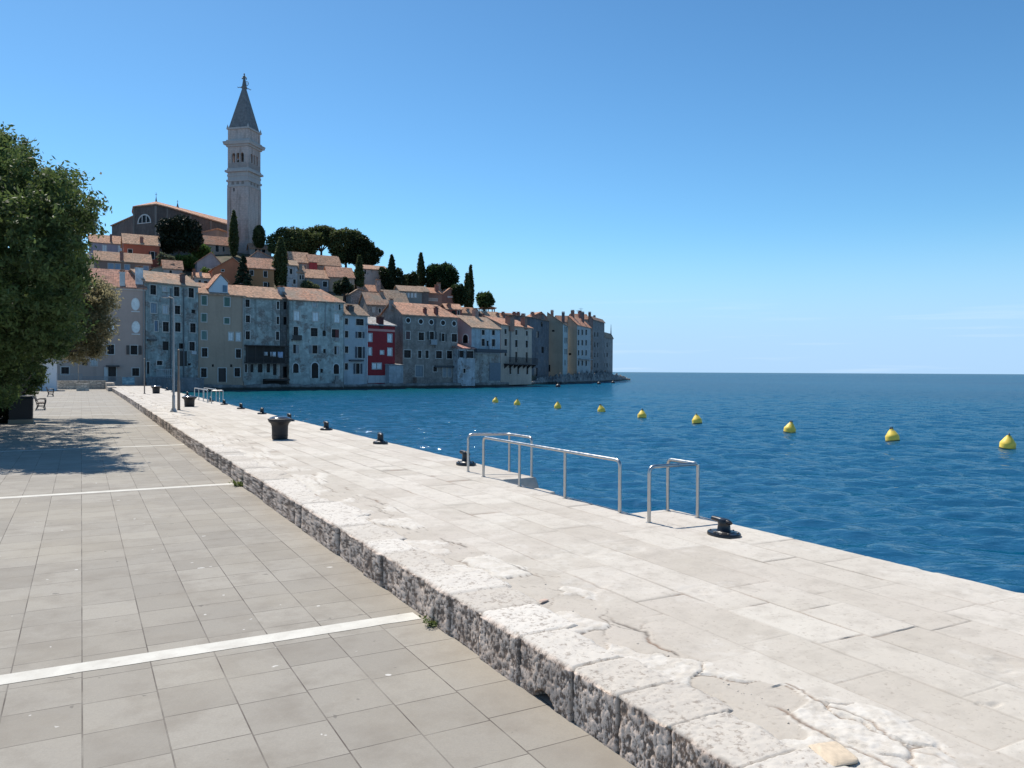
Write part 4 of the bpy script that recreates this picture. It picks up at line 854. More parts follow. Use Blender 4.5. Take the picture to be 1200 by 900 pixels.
# ---- houses up the hill -------------------------------------------------------
HILL = 'houses stacked up the hill'
def hh(label, xl, xr, ye, yb, wall, dd=None, back=0.0, **k):
    D = hill_depth((xl + xr) / 2, yb) + back; dd = (xr - xl) / FPX * D * 0.45 if dd is None else dd; k.setdefault('group', HILL); k.setdefault('dep', 8.5)
    return house(label, xl, D - dd / 2, xr, D + dd / 2, ye, wall, yb=yb, **k)
P = plaster
hh('lilac house with white shutters high on the left, beside the red brick house', 106, 145, 285, 299, P((.36, .31, .35), .25), yr=276.5, tile=TILEP, old=.2, wins=[(122.5, 291, 5, 7, 'shut', WS), (141, 291.7, 5, 7, 'shut', WS)], chims=[(130, 275, 284, 2.6, (.3, .17, .13), 1)])
hh('brick red house with a shuttered window and broad orange roof below the church', 145.3, 187, 286.5, 312, P((.36, .105, .06), .3), yr=276, tile=TILEP, old=.2, wins=[(152.5, 295, 5, 5.5, DK), (178.8, 299.3, 4.2, 8, 'open', (.05, .03, .03))], chims=[(166, 278, 290, 4, (.28, .14, .11), .8)])
hh('low long house with a row of pale blue windows and a tall brick chimney', 112, 177.5, 304.5, 322, P((.24, .16, .13), .3), yr=297, ye2=309, tile=TILEP, old=.35, wins=[(130, 312, 6.5, 6, 'shut', (.25, .33, .42)), (138, 312.5, 6, 6, 'shut', (.25, .33, .42)), (149, 313.3, 6, 6, 'shut', (.25, .33, .42)), (171, 315.2, 6, 6, 'shut', (.25, .33, .42))], chims=[(142.6, 295, 309, 4.2, (.3, .15, .12), .5)])
hh('small house with zigzag roof edge tucked under the brick red house', 145, 176, 303, 312, P((.2, .12, .1), .3), yr=298, tile=TILEB, old=.3, dep=5)
hh('blank grey green walled house right of the long low house', 178, 207, 316, 325, P((.35, .34, .28), .3), xa=204, yr=309.5, roof='side', tile=TILEP, old=.3, dep=6)
hh('small red roofed house behind the decayed blue house, with a white wall', 192, 214, 315, 326, P((.36, .33, .31), .3), yr=306, tile=TILEP, old=.2, wins=[(200, 319, 3, 4, DK)], dep=6, chims=[(210, 314, 322, 3, (.3, .14, .1), .6)])
hh('little house with pale walls and small windows behind the olive beige house', 228, 257, 326, 336, P((.42, .40, .38), .3), yr=321, tile=TILEP, old=.2, wins=[(234, 331, 3, 5, DK), (241, 331.5, 4, 4, DK), (250, 331, 3, 5, DK)], dep=5, chims=[(227.5, 316, 326, 3, (.3, .14, .1), .8), (235, 318, 328, 3, (.45, .42, .4), .8)])
hh('grey gabled house with one small window left of the orange house', 231, 259, 308, 322, P((.30, .30, .31), .4), xa=247.5, yr=296, roof='side', tile=TILEP, old=.5, dep=16, wins=[(246, 303, 4, 5, 'shut', (.4, .42, .44))])
hh('orange gabled house among the hillside roofs', 250, 291, 316, 341, P((.46, .165, .085), .3), xa=272.5, yr=302.5, roof='side', tile=TILEP, old=.4, dep=12, back=1.5, wins=[(261, 316, 3, 4, DK), (283, 329, 4, 5.5, DK)])
hh('ochre brown house with small dark windows joined to the orange house', 291.6, 321, 313.8, 341, P((.34, .18, .085), .3), ye2=315.5, yr=303.5, tile=TILEP, old=.3, wins=[(295, 319.7, 4, 5.5, DK), (311, 321.2, 4, 6.5, DK), (311, 334, 4, 6, DK), (314.5, 334, 2.5, 6, 'plain')])
hh('grey stone gabled house behind the orange and ochre houses', 292, 322, 303, 315, rubble((.33, .31, .30)), xa=302, yr=294, roof='side', tile=TILEP, old=.6, dep=9, wins=[(310, 307, 4, 5, DK), (300, 303, 3, 4, DK)])
hh('low house with red roof at the foot of the bell tower', 293, 318, 291.5, 297, P((.34, .30, .26), .3), yr=286.5, tile=TILEP, old=.2, dep=5, wins=[(300, 294, 3, 4, DK), (309, 294, 4, 4, DK)])
hh('beige house with brownish roof left of the dark cypress by the tower', 240.5, 270, 287, 297, P((.36, .30, .25), .3), yr=278, tile=TILE, old=.4, dep=7, wins=[(254.5, 291.5, 4, 7, DK), (262, 292, 2.5, 6, DK)])
hh('narrow whitish stone house right of the big cypress', 336, 348.5, 311, 341, P((.42, .43, .43), .5, .2), yr=306, tile=TILEO, old=.5, dep=6, wins=[(341, 318, 3, 6, DK), (345, 330, 3, 5, DK), (340, 334, 3, 5, 'shut', (.4, .45, .5))])
hh('slim tan stone house with tiny windows right of the whitish stone house', 348.6, 357, 319, 341, P((.34, .29, .24), .5, .2), yr=312, tile=TILEO, old=.5, dep=5, wins=[(352, 325, 2.2, 5, DK), (355, 325, 2, 5, DK)], chims=[(352, 309, 320, 3.5, (.33, .29, .25), 1)])
hh('brown gabled house with crimson right half under the pines', 341, 363, 307, 321, P((.33, .22, .18), .35), ye2=308, yr=296.5, tile=TILEP, old=.3, wins=[(357, 313, 2.5, 4, DK), (345, 312, 3, 4, 'shut', (.4, .4, .42))])
hh('small crimson walled house under the pines', 362.5, 371.5, 307, 321, P((.33, .05, .055), .2), yr=299, tile=TILEP, old=.3, dep=6, back=-1.5)
hh('long sloping roofed house beneath the pine crowns', 371.8, 399, 309, 321, P((.36, .25, .19), .35), ye2=313, yr=300.5, tile=TILEP, old=.3, wins=[(377, 309.8, 3, 5, DK), (393.5, 315.3, 4, 4.5, DK), (388, 315.5, 2.5, 5, 'shut', (.4, .2, .12))])
hh('grey house with white framed window below the crimson house', 357.5, 385, 325.8, 340, P((.28, .27, .275), .35), ye2=326.5, yr=317, tile=TILEP, old=.2, wins=[(380.8, 333, 5, 6, DK)], frame=WHITE)
hh('brown house with a broad orange roof right of the white framed window house', 385.5, 415, 324, 342, P((.37, .27, .20), .35), ye2=326, yr=314, tile=TILEP, old=.25, wins=[(400, 332, 4, 5, DK), (409, 333, 3, 5, DK)])
hh('pale bare stone house with few windows standing below the pines at the right', 426, 453, 316, 336, P((.42, .37, .33), .45, .15), yr=312, tile=TILEO, old=.5, dep=7, wins=[(427.8, 318.5, 2.5, 5, DK), (448, 329, 3, 5, DK)])
hh('low ruined looking stone house with lichen roof behind the light blue house', 411, 440, 345, 362, rubble((.34, .31, .29)), xa=420, yr=339, roof='side', tile=TILEO, old=.95, dep=7)
hh('stone house with small white openings and long lichened roof behind the red house', 430.5, 455, 357, 376, rubble((.36, .31, .28)), ye2=357.5, yr=344, tile=TILEO, old=.9, dep=9, wins=[(438, 363, 2.5, 5, 'shut', (.5, .48, .45)), (445, 364, 2.5, 5, DK)], chims=[(447, 342, 352, 4, (.3, .24, .2), 4)])
hh('house with weathered long roof descending behind the dark grey house', 452, 478, 352.5, 362, P((.30, .26, .23), .4), ye2=357, yr=341, tile=TILEO, old=.8, dep=9)
hh('low pinkish roofed house just left of the weathered long roof', 421, 441, 341.5, 348, P((.38, .29, .27), .3), yr=334.5, tile=TILEP, old=.2, dep=6, chims=[(443, 328, 341, 4.5, (.30, .24, .22), .8)])
hh('greenish grey house with a row of narrow white windows', 468.5, 494, 341.5, 360, P((.235, .235, .215), .35), ye2=342, yr=336, tile=TILEB, old=.5, dep=7, wins=[(475, 346, 2.2, 5, 'shut', WS), (479, 346, 2.2, 5, 'shut', WS), (483, 346, 2.2, 5, 'shut', WS), (487, 346, 2.2, 5, 'shut', WS), (473, 354, 3, 4, DK)])
hh('shadowed narrow house between the greenish grey and the brown red house', 493.5, 502, 342, 360, P((.17, .14, .125), .35), yr=336.5, tile=TILEB, old=.5, dep=7)
hh('brown red gabled house with one white window under the round tree', 516, 537, 347, 360, P((.27, .15, .115), .35), xa=527.5, yr=338, roof='side', tile=TILE, old=.3, dep=9, wins=[(527.5, 346, 5.5, 4.5, 'shut', WS)], back=1)
hh('brown house with flat balcony ledge left of the brown red gable', 497, 517.5, 343.5, 360, P((.25, .155, .12), .35), yr=338, tile=TILE, old=.3, dep=7, wins=[(506, 351, 13, 2, 'shut', (.42, .36, .3))], chims=[(511.5, 334.5, 345, 3.5, (.3, .13, .1), 1), (514, 332, 344, 3.4, (.3, .22, .18), 2.5)])
hh('low red house with an open dark loggia behind the round windowed house', 523, 541, 362.5, 374, P((.29, .10, .08), .3), yr=357, tile=TILEP, old=.3, dep=6, wins=[(531.8, 367, 5, 6, 'plain'), (537.5, 367, 2, 6, DK)], chims=[(526, 356, 366, 4, (.28, .14, .11), .8)])
hh('small terracotta roofed house left of the little hilltop pavilion', 541, 556, 367, 376, P((.33, .22, .18), .35), yr=361, tile=TILE, old=.4, dep=5, chims=[(548, 362, 371, 3, (.38, .35, .32), .6)])
hh('pale stone rubble house with tiled roof above the light blue house', 566, 586, 372, 384, rubble((.36, .30, .27)), yr=366, tile=TILEO, old=.5, dep=6, wins=[(574, 376, 2.4, 4, DK)], chims=[(566, 368, 377, 3, (.3, .16, .13), .6), (583, 367, 376, 3, (.36, .22, .18), .7)])
hh('low red house behind the beige balcony house at its left', 586.5, 602, 372.5, 384, P((.34, .20, .165), .35), yr=367.5, tile=TILE, old=.3, dep=6, wins=[(593, 376, 2.4, 4, DK)], chims=[(589.5, 366, 376, 3, (.3, .14, .1), .8)])
hh('small house with stout twin chimneys behind the beige balcony house', 602, 617, 375, 384, P((.36, .25, .21), .35), yr=370.5, tile=TILEO, old=.4, dep=5, chims=[(602.5, 366, 378, 3.4, (.30, .14, .11), .7), (607.3, 366, 378, 3, (.27, .13, .10), .7), (613, 368, 378, 3.8, (.42, .32, .27), .7)])
hh('gabled reddish stone house behind the shadowed gap', 620, 642, 373, 390, rubble((.34, .25, .22)), xa=634, yr=365.8, roof='side', tile=TILE, old=.4, dep=7, wins=[(633, 379, 2.4, 4, DK), (626, 378, 2, 4, DK)], chims=[(624, 366, 376, 3.2, (.34, .2, .16), .7)])
hh('small orange roofed house peeping between the two tall blocks near the point', 655, 668, 377, 392, P((.34, .26, .22), .35), yr=370.5, tile=TILE, old=.3, dep=6, back=24)
hh('little house with red hip roof and dormer on the skyline above the point', 672, 690, 374, 392, P((.32, .24, .2), .35), yr=368.5, tile=TILE, old=.3, dep=6, back=20, wins=[(680, 377, 2, 3, DK)], chims=[(679.5, 364.5, 372, 3, (.25, .12, .1), .8)])
# little open belvedere
def pavilion():
    D = hill_depth(570, 372) + 2; c = at(570.5, 436, D); zt = at(570.5, 358.5, D).z; ze = at(570.5, 361.8, D).z; zb = at(570.5, 367.5, D).z; w = 8 / FPX * D
    r = empty('pavilion', (c.x, c.y, zb - 5), .2, 'little open pavilion with a hipped tile roof on slim posts', 'pavilion')
    h = ze - zb + 5; boxpart(r, 'base', plaster((.3, .2, .17), .4), (-w, w, -w, w, 0, 5)); k = MB()
    for x in (-1, 0, 1):
        for y in (-1, 1): k.box(x * w * .92 - .15, x * w * .92 + .15, y * w * .92 - .15, y * w * .92 + .15, 5, h)
    k.build('post', plaster((.3, .22, .19), .3), r); k = MB(); a = w + .5
    for p, q_ in (((-a, -a), (a, -a)), ((a, -a), (a, a)), ((a, a), (-a, a)), ((-a, a), (-a, -a))): k.prism([(p[0], p[1], h), (q_[0], q_[1], h), (0, 0, h + zt - ze + .1)], (0, 0, .2))
    ro = k.build('roof', rooftile(TILE, .3), r); k = MB(); k.lathe([(.25, 0), (.3, .4), (.1, .9), (.02, 1.2)], 8, (0, 0, h + zt - ze + .1)); k.build('finial', plaster((.4, .3, .26), .3), ro)
pavilion()
# ================================================================== CHURCH
def church():
    K = 1.165; c0 = at(184, 436, 216 * K); z0 = 28.0; rt = empty('church', (c0.x, c0.y, z0), 0, 'big dark church with a polygonal apse and lunette window crowning the hill', 'church')
    def L(px, D, y=None):
        p = at(px, 436 if y is None else y, D * K); return Vector((p.x - c0.x, p.y - c0.y, 0 if y is None else p.z - z0))
    zE = L(170, 217, 241).z
    m = plaster((.115, .092, .08), .5)
    plan = [L(156.5, 226), L(157.5, 219.5), L(183, 216), L(196, 219.5), L(268, 246)]
    back = [L(282, 262), L(162, 246)]
    k = MB()
    for a, b in zip(plan[:-1], plan[1:]): k.poly([(a.x, a.y, 0), (b.x, b.y, 0), (b.x, b.y, zE), (a.x, a.y, zE)])
    k.build('wall', m, rt)
    # pilaster strips on the corners
    k = MB()
    for p in plan[1:4]: k.tube([(p.x, p.y, 0), (p.x, p.y, zE - .3)], .32, 6)
    for t in (.35, .68): p = plan[3].lerp(plan[4], t); k.box(p.x - .3, p.x + .3, p.y - .5, p.y + .2, 0, zE - .3)
    k.build('pilaster', plaster((.19, .165, .145), .4), rt)
    ap = L(183, 226, 237.2); e = .5
    rg = L(285, 262, 263.5)
    eave = [Vector((p.x, p.y, zE)) + Vector((p.x - ap.x, p.y - ap.y, 0)).normalized() * .5 for p in plan[:4]] + [Vector((plan[4].x + .3, plan[4].y - .5, zE))]
    k = MB(); up = Vector((0, 0, .35))
    for a, b in zip(eave[:3], eave[1:4]): k.prism([a, b, ap], up)
    k.prism([eave[3], eave[4], rg, ap], up); k.prism([ap, rg, Vector((back[0].x, back[0].y, zE)), Vector((back[1].x, back[1].y, zE))], up); k.prism([eave[0], ap, Vector((back[1].x, back[1].y, zE))], up)
    ro = k.build('roof', rooftile(TILEP, .3), rt)
    k = MB(); k.tube([ap + Vector((0, 0, .2)), ap + Vector((0, 0, 1.8))], [.3, .08], 6); k.box(ap.x - .05, ap.x + .05, ap.y - .05, ap.y + .05, ap.z + 1.8, ap.z + 3.3); k.box(ap.x - .35, ap.x + .35, ap.y - .04, ap.y + .04, ap.z + 2.6, ap.z + 2.7)
    p2 = ap.lerp(rg, .22); k.tube([p2, p2 + Vector((0, 0, 1.6))], [.45, .12], 6); k.box(p2.x - .05, p2.x + .05, p2.y - .05, p2.y + .05, p2.z + 1.6, p2.z + 2.7); k.box(p2.x - .3, p2.x + .3, p2.y - .04, p2.y + .04, p2.z + 2.1, p2.z + 2.2)
    k.build('roof_cross', paint((.12, .12, .12), .5), ro)
    # lunette
    a = plan[1]; b = plan[2]; ud = (b - a).normalized(); nn = Vector((ud.y, -ud.x, 0))
    def on(px, py):
        d = ray(px, py); o_ = CAM - Vector((c0.x, c0.y, z0)); t = (a - o_).dot(nn) / d.dot(nn); return o_ + d * t
    ctr = on(169.3, 261); rr = (on(176.3, 261) - ctr).length; hh_ = on(169.3, 252).z - ctr.z
    def arc(r, off): return [ctr + ud * (r * rr * math.cos(t)) + Vector((0, 0, r * hh_ * math.sin(t))) + nn * off for t in np.linspace(0, math.pi, 15)]
    k = MB(); k.prism(arc(.99, -.15), nn * .17); w = k.build('window', glass_dark(), rt); k = MB()
    o1, i1 = arc(1.13, -.1), arc(.97, -.1)
    for j in range(14): k.hexa([i1[j], o1[j], o1[j + 1], i1[j + 1]] + [p + nn * .22 for p in (i1[j], o1[j], o1[j + 1], i1[j + 1])])
    for s_ in (-.34, .34): p = ctr + ud * rr * s_; k.box(p.x - .12, p.x + .12, p.y - .25, p.y + .05, p.z, p.z + hh_ * .93)
    p = ctr; k.hexa([p - ud * rr * 1.13 + nn * .12 + Vector((0, 0, -.25)), p + ud * rr * 1.13 + nn * .12 + Vector((0, 0, -.25)), p + ud * rr * 1.13 - nn * .1 + Vector((0, 0, -.25)), p - ud * rr * 1.13 - nn * .1 + Vector((0, 0, -.25)), p - ud * rr * 1.13 + nn * .12, p + ud * rr * 1.13 + nn * .12, p + ud * rr * 1.13 - nn * .1, p - ud * rr * 1.13 - nn * .1])
    k.build('frame', plaster((.5, .48, .45), .2), w)
    # lower wing on the left with a sloping top
    k = MB(); p0 = L(131.5, 232); p1 = L(157.2, 222.5); k.prism([(p0.x, p0.y, 0), (p1.x, p1.y, 0), (p1.x, p1.y, L(157.2, 222.5, 253.5).z), (p0.x, p0.y, L(131.5, 232, 265.5).z)], (4, 12, 0)); k.build('aisle', m, rt)
    k = MB(); za, zb = L(157.2, 222.5, 253.2).z, L(131.2, 232, 265.2).z; k.prism([(p1.x + .1, p1.y - .3, za), (p0.x - .4, p0.y - .3, zb), (p0.x - .4, p0.y - .3, zb + .3), (p1.x + .1, p1.y - .3, za + .3)], (4, 12, 0)); k.build('aisle_roof', rooftile(TILEO, .5), rt)
    k = MB(); q0 = L(143, 227.0, 276)
    # low dependencies on the right flank of the nave
    for (xa, ya, xb, yb_, yt1, yt2, d1) in ((235, 280, 254, 283, 273, 268, 231),):
        A = L(xa, d1); B = L(xb, d1 + 3); za = L(xa, d1, yt1).z; zb = L(xb, d1 + 3, yt2).z
        k = MB(); k.prism([(A.x, A.y, 0), (B.x, B.y, 0), (B.x, B.y, zb), (A.x, A.y, za)], (1.5, 7, 0)); k.build('chapel', plaster((.26, .21, .18), .4), rt)
        k = MB(); k.prism([(A.x - .4, A.y - .4, za - .15), (B.x + .4, B.y - .4, zb - .1), (B.x + .4, B.y - .4, zb + .2), (A.x - .4, A.y - .4, za + .15)], (1.7, 8, 0)); k.build('chapel_roof', rooftile(TILEP, .3), rt)
church()
# ================================================================== BELL TOWER
def m_tower():
    n = NT('tower_stone'); v = n.coord(False); big = n.noise(v, 0.16, 5); st = n.noise(n.coord(False, (1, 1, .12)), 0.8, 5, .6); fine = n.noise(v, 1.4, 5, .65)
    a = n.mix(n.ramp(fine, .35, .7), (.62, .475, .40), (.43, .32, .27)); a = n.mix(n.ramp(st, .48, .68, 0, .8), a, (.24, .18, .155)); a = n.mix(n.ramp(big, .45, .65, 0, .5), a, (.50, .45, .42))
    br = n.n('TexBrick'); mp = n.n('Mapping'); n.set(mp.inputs['Vector'], v); mp.inputs['Rotation'].default_value = (R(90), 0, 0); n.set(br.inputs['Vector'], mp.outputs[0]); br.inputs['Brick Width'].default_value = 1.2; br.inputs['Row Height'].default_value = .6; br.inputs['Mortar Size'].default_value = .03; br.inputs['Scale'].default_value = 1
    a = n.mix(n.math('MULTIPLY', br.outputs['Fac'], .5), a, (.18, .15, .14)); n.col(a); n.rough(.93); n.bump(fine, .5, .08); return n.m
def tower():
    D = 272.0; c = at(286.3, 436, D); zy = lambda y: at(286.3, y, D).z; z0 = zy(300)
    rt = empty('bell_tower', (c.x, c.y, z0), R(-13.7), 'tall square stone bell tower with arched belfry, grey spire and statue on top', 'bell tower')
    h = lambda y: zy(y) - z0; ms = m_tower(); w = 3.42 * 272 / 240
    k = MB()
    def sq(za, zb, a, b=None):
        b = a if b is None else b; k.hexa([(-a, -a, za), (a, -a, za), (a, a, za), (-a, a, za), (-b, -b, zb), (b, -b, zb), (b, b, zb), (-b, b, zb)])
    sq(0, h(281), w + .55, w + .05); sq(h(281), h(221), w); 
    # corner lesenes and middle band standing proud of the shaft
    for sx in (-1, 1):
        for sy in (-1, 1): k.box(min(sx * w * 1.04, sx * w * .72), max(sx * w * 1.04, sx * w * .72), min(sy * w * 1.04, sy * w * .72), max(sy * w * 1.04, sy * w * .72), h(281) + .02, h(222))
    k.build('shaft', ms, rt)
    k = MB(); 
    for y, ex in ((220.5, .14), (214.5, .36), (208.3, .16), (203.5, .72), (201.2, .18)): sq(h(y) - .32, h(y) + .36, w + ex)
    sq(h(220.3), h(200.8), w + .02); k.build('cornice', plaster((.42, .38, .35), .35), rt)
    # blind arches of the frieze
    k = MB()
    for f in range(4):
        ca, sa = math.cos(f * math.pi / 2), math.sin(f * math.pi / 2)
        for x in (-1.9, 0, 1.9):
            pts = [(x - .5, h(219.5)), (x + .5, h(219.5))] + [(x + .5 * math.cos(t), h(216.9) + .5 * math.sin(t)) for t in np.linspace(0, math.pi, 7)]
            k = MB(); k.prism([(p[0] * ca + (w + .03) * sa, p[0] * sa - (w + .03) * ca, p[1]) for p in pts], (.06 * sa, -.06 * ca, 0)); k.build('blind_arch', plaster((.22, .19, .17), .3), rt)
    # belfry: pierced walls round a hollow chamber
    zb, zt, zs = h(200.8), h(175.2), h(193.5); zsp = h(184.6); ar = .62; xs = np.arange(-w, w + 1e-6, w / 34); k = MB()
    for f in range(4):
        ca, sa = math.cos(f * math.pi / 2), math.sin(f * math.pi / 2)
        T_ = lambda x, y, z: (x * ca - y * sa, x * sa + y * ca, z)
        def bxx(x0, x1, za, zc): k.hexa([T_(x0, -w, za), T_(x1, -w, za), T_(x1, -w + .7, za), T_(x0, -w + .7, za), T_(x0, -w, zc), T_(x1, -w, zc), T_(x1, -w + .7, zc), T_(x0, -w + .7, zc)])
        for x0, x1 in zip(xs[:-1], xs[1:]):
            xm = (x0 + x1) / 2; cen = min((-1.62, 0, 1.62), key=lambda q_: abs(q_ - xm)); dx = abs(xm - cen)
            if f in (1, 3) and abs(xm) > w - .7: continue
            if dx < ar: bxx(x0, x1, zb, zs); bxx(x0, x1, zsp + math.sqrt(ar * ar - dx * dx), zt)
            else: bxx(x0, x1, zb, zt)
    k.build('belfry', ms, rt)
    k = MB(); k.box(-.5, .5, -.5, .5, zb + .1, zt - .1); k.box(-w + .72, w - .72, -w + .72, w - .72, zb, zb + .1); k.box(-w + .72, w - .72, -w + .72, w - .72, zt - .1, zt); k.build('belfry_core', paint((.08, .07, .06), .9), rt)
    k = MB(); k.lathe([(.75, 0), (.6, .25), (.48, .9), (.3, 1.2), (.08, 1.25)], 14, (-1.3, -1.3, zs + .3)); k.build('bell', paint((.12, .10, .06), .5, .6), rt)
    k = MB()
    for f in range(4):
        ca, sa = math.cos(f * math.pi / 2), math.sin(f * math.pi / 2)
        for x in np.linspace(-w + .3, w - .3, 22): k.tube([(x * ca + (w + .1) * sa, x * sa - (w + .1) * ca, zb + .3), (x * ca + (w + .1) * sa, x * sa - (w + .1) * ca, zs - .1)], .07, 5)
        for xx in (-2.5, -.81, .81, 2.5): k.tube([(xx * ca + (w + .05) * sa, xx * sa - (w + .05) * ca, zs), (xx * ca + (w + .05) * sa, xx * sa - (w + .05) * ca, zsp)], .16, 7)
    k.build('balustrade', plaster((.44, .40, .37), .3), rt)
    k = MB(); sq(zt, h(173), w + .35, w + .5); sq(h(173), h(170.5), w + 1.0, w + 1.15); sq(h(170.5), h(169.3), w + 1.2); sq(h(169.3), h(167), w + .55, w + .3); k.build('upper_cornice', plaster((.42, .38, .35), .35), rt)
    k = MB(); sq(h(167), h(155), w - .12)
    for sx in (-1, 1):
        for sy in (-1, 1): k.box(min(sx * w * .99, sx * w * .75), max(sx * w * .99, sx * w * .75), min(sy * w * .99, sy * w * .75), max(sy * w * .99, sy * w * .75), h(167) + .02, h(155.1))
    k.build('attic', ms, rt); k = MB(); sq(h(155), h(153.2), w + .25, w + .35)
    for sx in (-1, 1):
        for sy in (-1, 1): k.lathe([(.3, 0), (.36, .3), (.12, .9), (.03, 1.3)], 6, (sx * (w), sy * (w), h(153.2)))
    k.build('attic_cornice', plaster((.42, .38, .35), .35), rt)
    k = MB(); sq(h(153.2), h(104), w - .2, .5); n = NT('spire_slate'); v = n.coord(False); f = n.noise(v, 1.2, 5); n.col(n.mix(n.ramp(f, .35, .7), (.135, .125, .12), (.22, .205, .195))); n.rough(.8); n.bump(f, .5, .05); k.build('spire', n.m, rt)
    k = MB(); zc = h(104)
    k.hexa([(-.6, -.6, zc - .1), (.6, -.6, zc - .1), (.6, .6, zc - .1), (-.6, .6, zc - .1), (-.75, -.75, zc + .6), (.75, -.75, zc + .6), (.75, .75, zc + .6), (-.75, .75, zc + .6)])
    for a in range(4):
        ang = a * math.pi / 2 + math.pi / 4; k.tube([(.5 * math.cos(ang), .5 * math.sin(ang), zc + .1), (1.5 * math.cos(ang), 1.5 * math.sin(ang), zc + .25), (2.1 * math.cos(ang), 2.1 * math.sin(ang), zc - .05), (2.3 * math.cos(ang), 2.3 * math.sin(ang), zc + .3)], [.16, .13, .11, .07], 6)
    k.build('spire_ornament', paint((.16, .15, .14), .6), rt)
    # draped figure
    zf = zc + .6; cop = paint((.12, .125, .12), .55)
    k = MB(); prof = [(.85, 0), (.80, .5), (.62, 1.4), (.5, 2.2), (.44, 2.7), (.56, 3.1), (.6, 3.45), (.42, 3.75), (.17, 3.9), (.15, 4.0), (.24, 4.15), (.27, 4.35), (.22, 4.58), (.08, 4.7)]
    k.lathe(prof, 14, (0, 0, zf), 1, .75)
    k.tube([(.45, 0, zf + 3.4), (.95, -.1, zf + 2.9), (1.0, -.25, zf + 2.2)], [.19, .15, .1], 7); k.tube([(-.45, 0, zf + 3.4), (-.75, -.2, zf + 2.8), (-.35, -.5, zf + 2.6)], [.19, .15, .1], 7)
    st = k.build('statue', cop, rt, True); k = MB()
    k.tube([(1.15 + .6 * math.cos(t), -.25, zf + .95 + .75 * math.sin(t)) for t in np.linspace(0, 2 * math.pi, 15)], .1, 6); k.tube([(1.15, -.25, zf + .2), (1.15, -.25, zf + 1.7)], .05, 5); k.tube([(.55, -.25, zf + .95), (1.75, -.25, zf + .95)], .05, 5); k.build('wheel', cop, st, True)
    k = MB(); k.box(-1.7, -1.25, -w - .03, -w - .005, h(227), h(223)); k.build('slit_window', paint((.02, .02, .02), .9), rt)
tower()
# ================================================================== TREES
def leaf_mesh(name, P, size, tone, m, parent, g, aspect=0.55, smooth=False, out=None, k_out=0.0):
    n = len(P); a = g.normal(size=(n, 3))
    if out is not None: a = a * (1 - k_out) + np.cross(out, g.normal(size=(n, 3))) * k_out
    a /= np.linalg.norm(a, axis=1)[:, None] + 1e-9; b = g.normal(size=(n, 3)); b -= a * (a * b).sum(1)[:, None]; b /= np.linalg.norm(b, axis=1)[:, None] + 1e-9
    s = size * g.uniform(0.6, 1.35, n)[:, None]; a = a * s; b = b * s * aspect
    V = np.stack([P - a, P - b * 0.9, P + a, P + b * 0.9], 1).reshape(-1, 3); F = np.arange(4 * n).reshape(n, 4)
    return np_mesh(name, V, F, m, parent, False, {'tone': ('POINT', np.repeat(np.clip(tone, 0, 1), 4))})
def blob_points(g, clumps, n, shell=0.55):
    c = np.array(clumps, float); wgt = (c[:, 3] * c[:, 4] + c[:, 4] * c[:, 5]); wgt /= wgt.sum(); i = g.choice(len(c), n, p=wgt)
    d = g.normal(size=(n, 3)); d /= np.linalg.norm(d, axis=1)[:, None]; r = shell + (1 - shell) * g.random(n) ** 0.6
    lump = 0.82 + 0.36 * fbm(d[:, 0] * 2.3 + i * 7.1, d[:, 1] * 2.3 + d[:, 2] * 2.9, 3, 9)
    ct = g.random(len(c))
    return c[i, :3] + d * c[i, 3:6] * (r * lump)[:, None], i, ct[i], d
G1, G2 = (0.018, 0.030, 0.012), (0.105, 0.130, 0.046)
def base_of(px, yb, D=None):
    D = D or hill_depth(px, yb); p = at(px, yb, D); return Vector((p.x, p.y, p.z)), D / FPX
def cypress(px, yt, yb, w, label, n=3200, c=(G1, G2), round_=False, group='cypresses on the hill', D=None):
    g = np.random.default_rng(int(px * 10)); b, s = base_of(px, yb, D); H = (yb - yt) * s; rw = w * s / 2
    r = empty('cypress_tree', b, g.uniform(0, 6), label, 'cypress', group)
    u = g.random(n) ** 0.85; th = g.uniform(0, 6.283, n)
    prof = (np.sin(np.clip(u * 1.03, 0, 1) * math.pi) ** 0.55 * (1 - 0.55 * u) * 1.25) if not round_ else np.sqrt(np.clip(1 - (u * 1.9 - 0.9) ** 2, 0, 1))
    lump = 0.72 + 0.5 * fbm(np.cos(th) * 2.2 + u * 9, np.sin(th) * 2.2 + u * 5, 3, int(px))
    rr = rw * prof * lump * (0.45 + 0.55 * g.random(n) ** 0.5); P = np.stack([rr * np.cos(th), rr * np.sin(th), u * H], 1) + g.normal(size=(n, 3)) * .13
    tone = 0.5 * g.random(n) + 0.5 * fbm(th * 1.5, u * 8, 2, 3); o = np.tile([0, 0, 1.0], (n, 1))
    leaf_mesh('crown', P, 0.42, tone, leafmat(*c, 0.3), r, g, 0.45)
    k = MB(); k.tube([(0, 0, -4), (0, 0, 0), (0, 0, H * .5), (0, 0, H * .9)], [.4, .34, .2, .05], 8); k.build('trunk', bark(), r)
cypress(274, 247.5, 300, 11.5, 'slim dark cypress in front of the bell tower shaft')
cypress(304, 265, 290, 14.5, 'short broad dark cypress right of the foot of the bell tower', round_=True, n=2600)
cypress(329, 279.5, 340, 18.5, 'stoutest dark cypress, right of the ochre brown house', n=4600)
cypress(421, 300, 343, 11, 'dark cypress at the left side of the bare stone house')
cypress(459, 299.5, 342, 10.5, 'thin pointed cypress at the right side of the bare stone house', c=(G1, (.026, .05, .02)))
cypress(493.2, 297, 340, 10.5, 'tall cypress standing left of the round tree')
cypress(551.3, 311.5, 364, 8.2, 'tallest of the pair of cypresses at the right end of the hill')
cypress(546.8, 321, 364, 7.5, 'shorter of the pair of cypresses at the right end of the hill', n=2400)

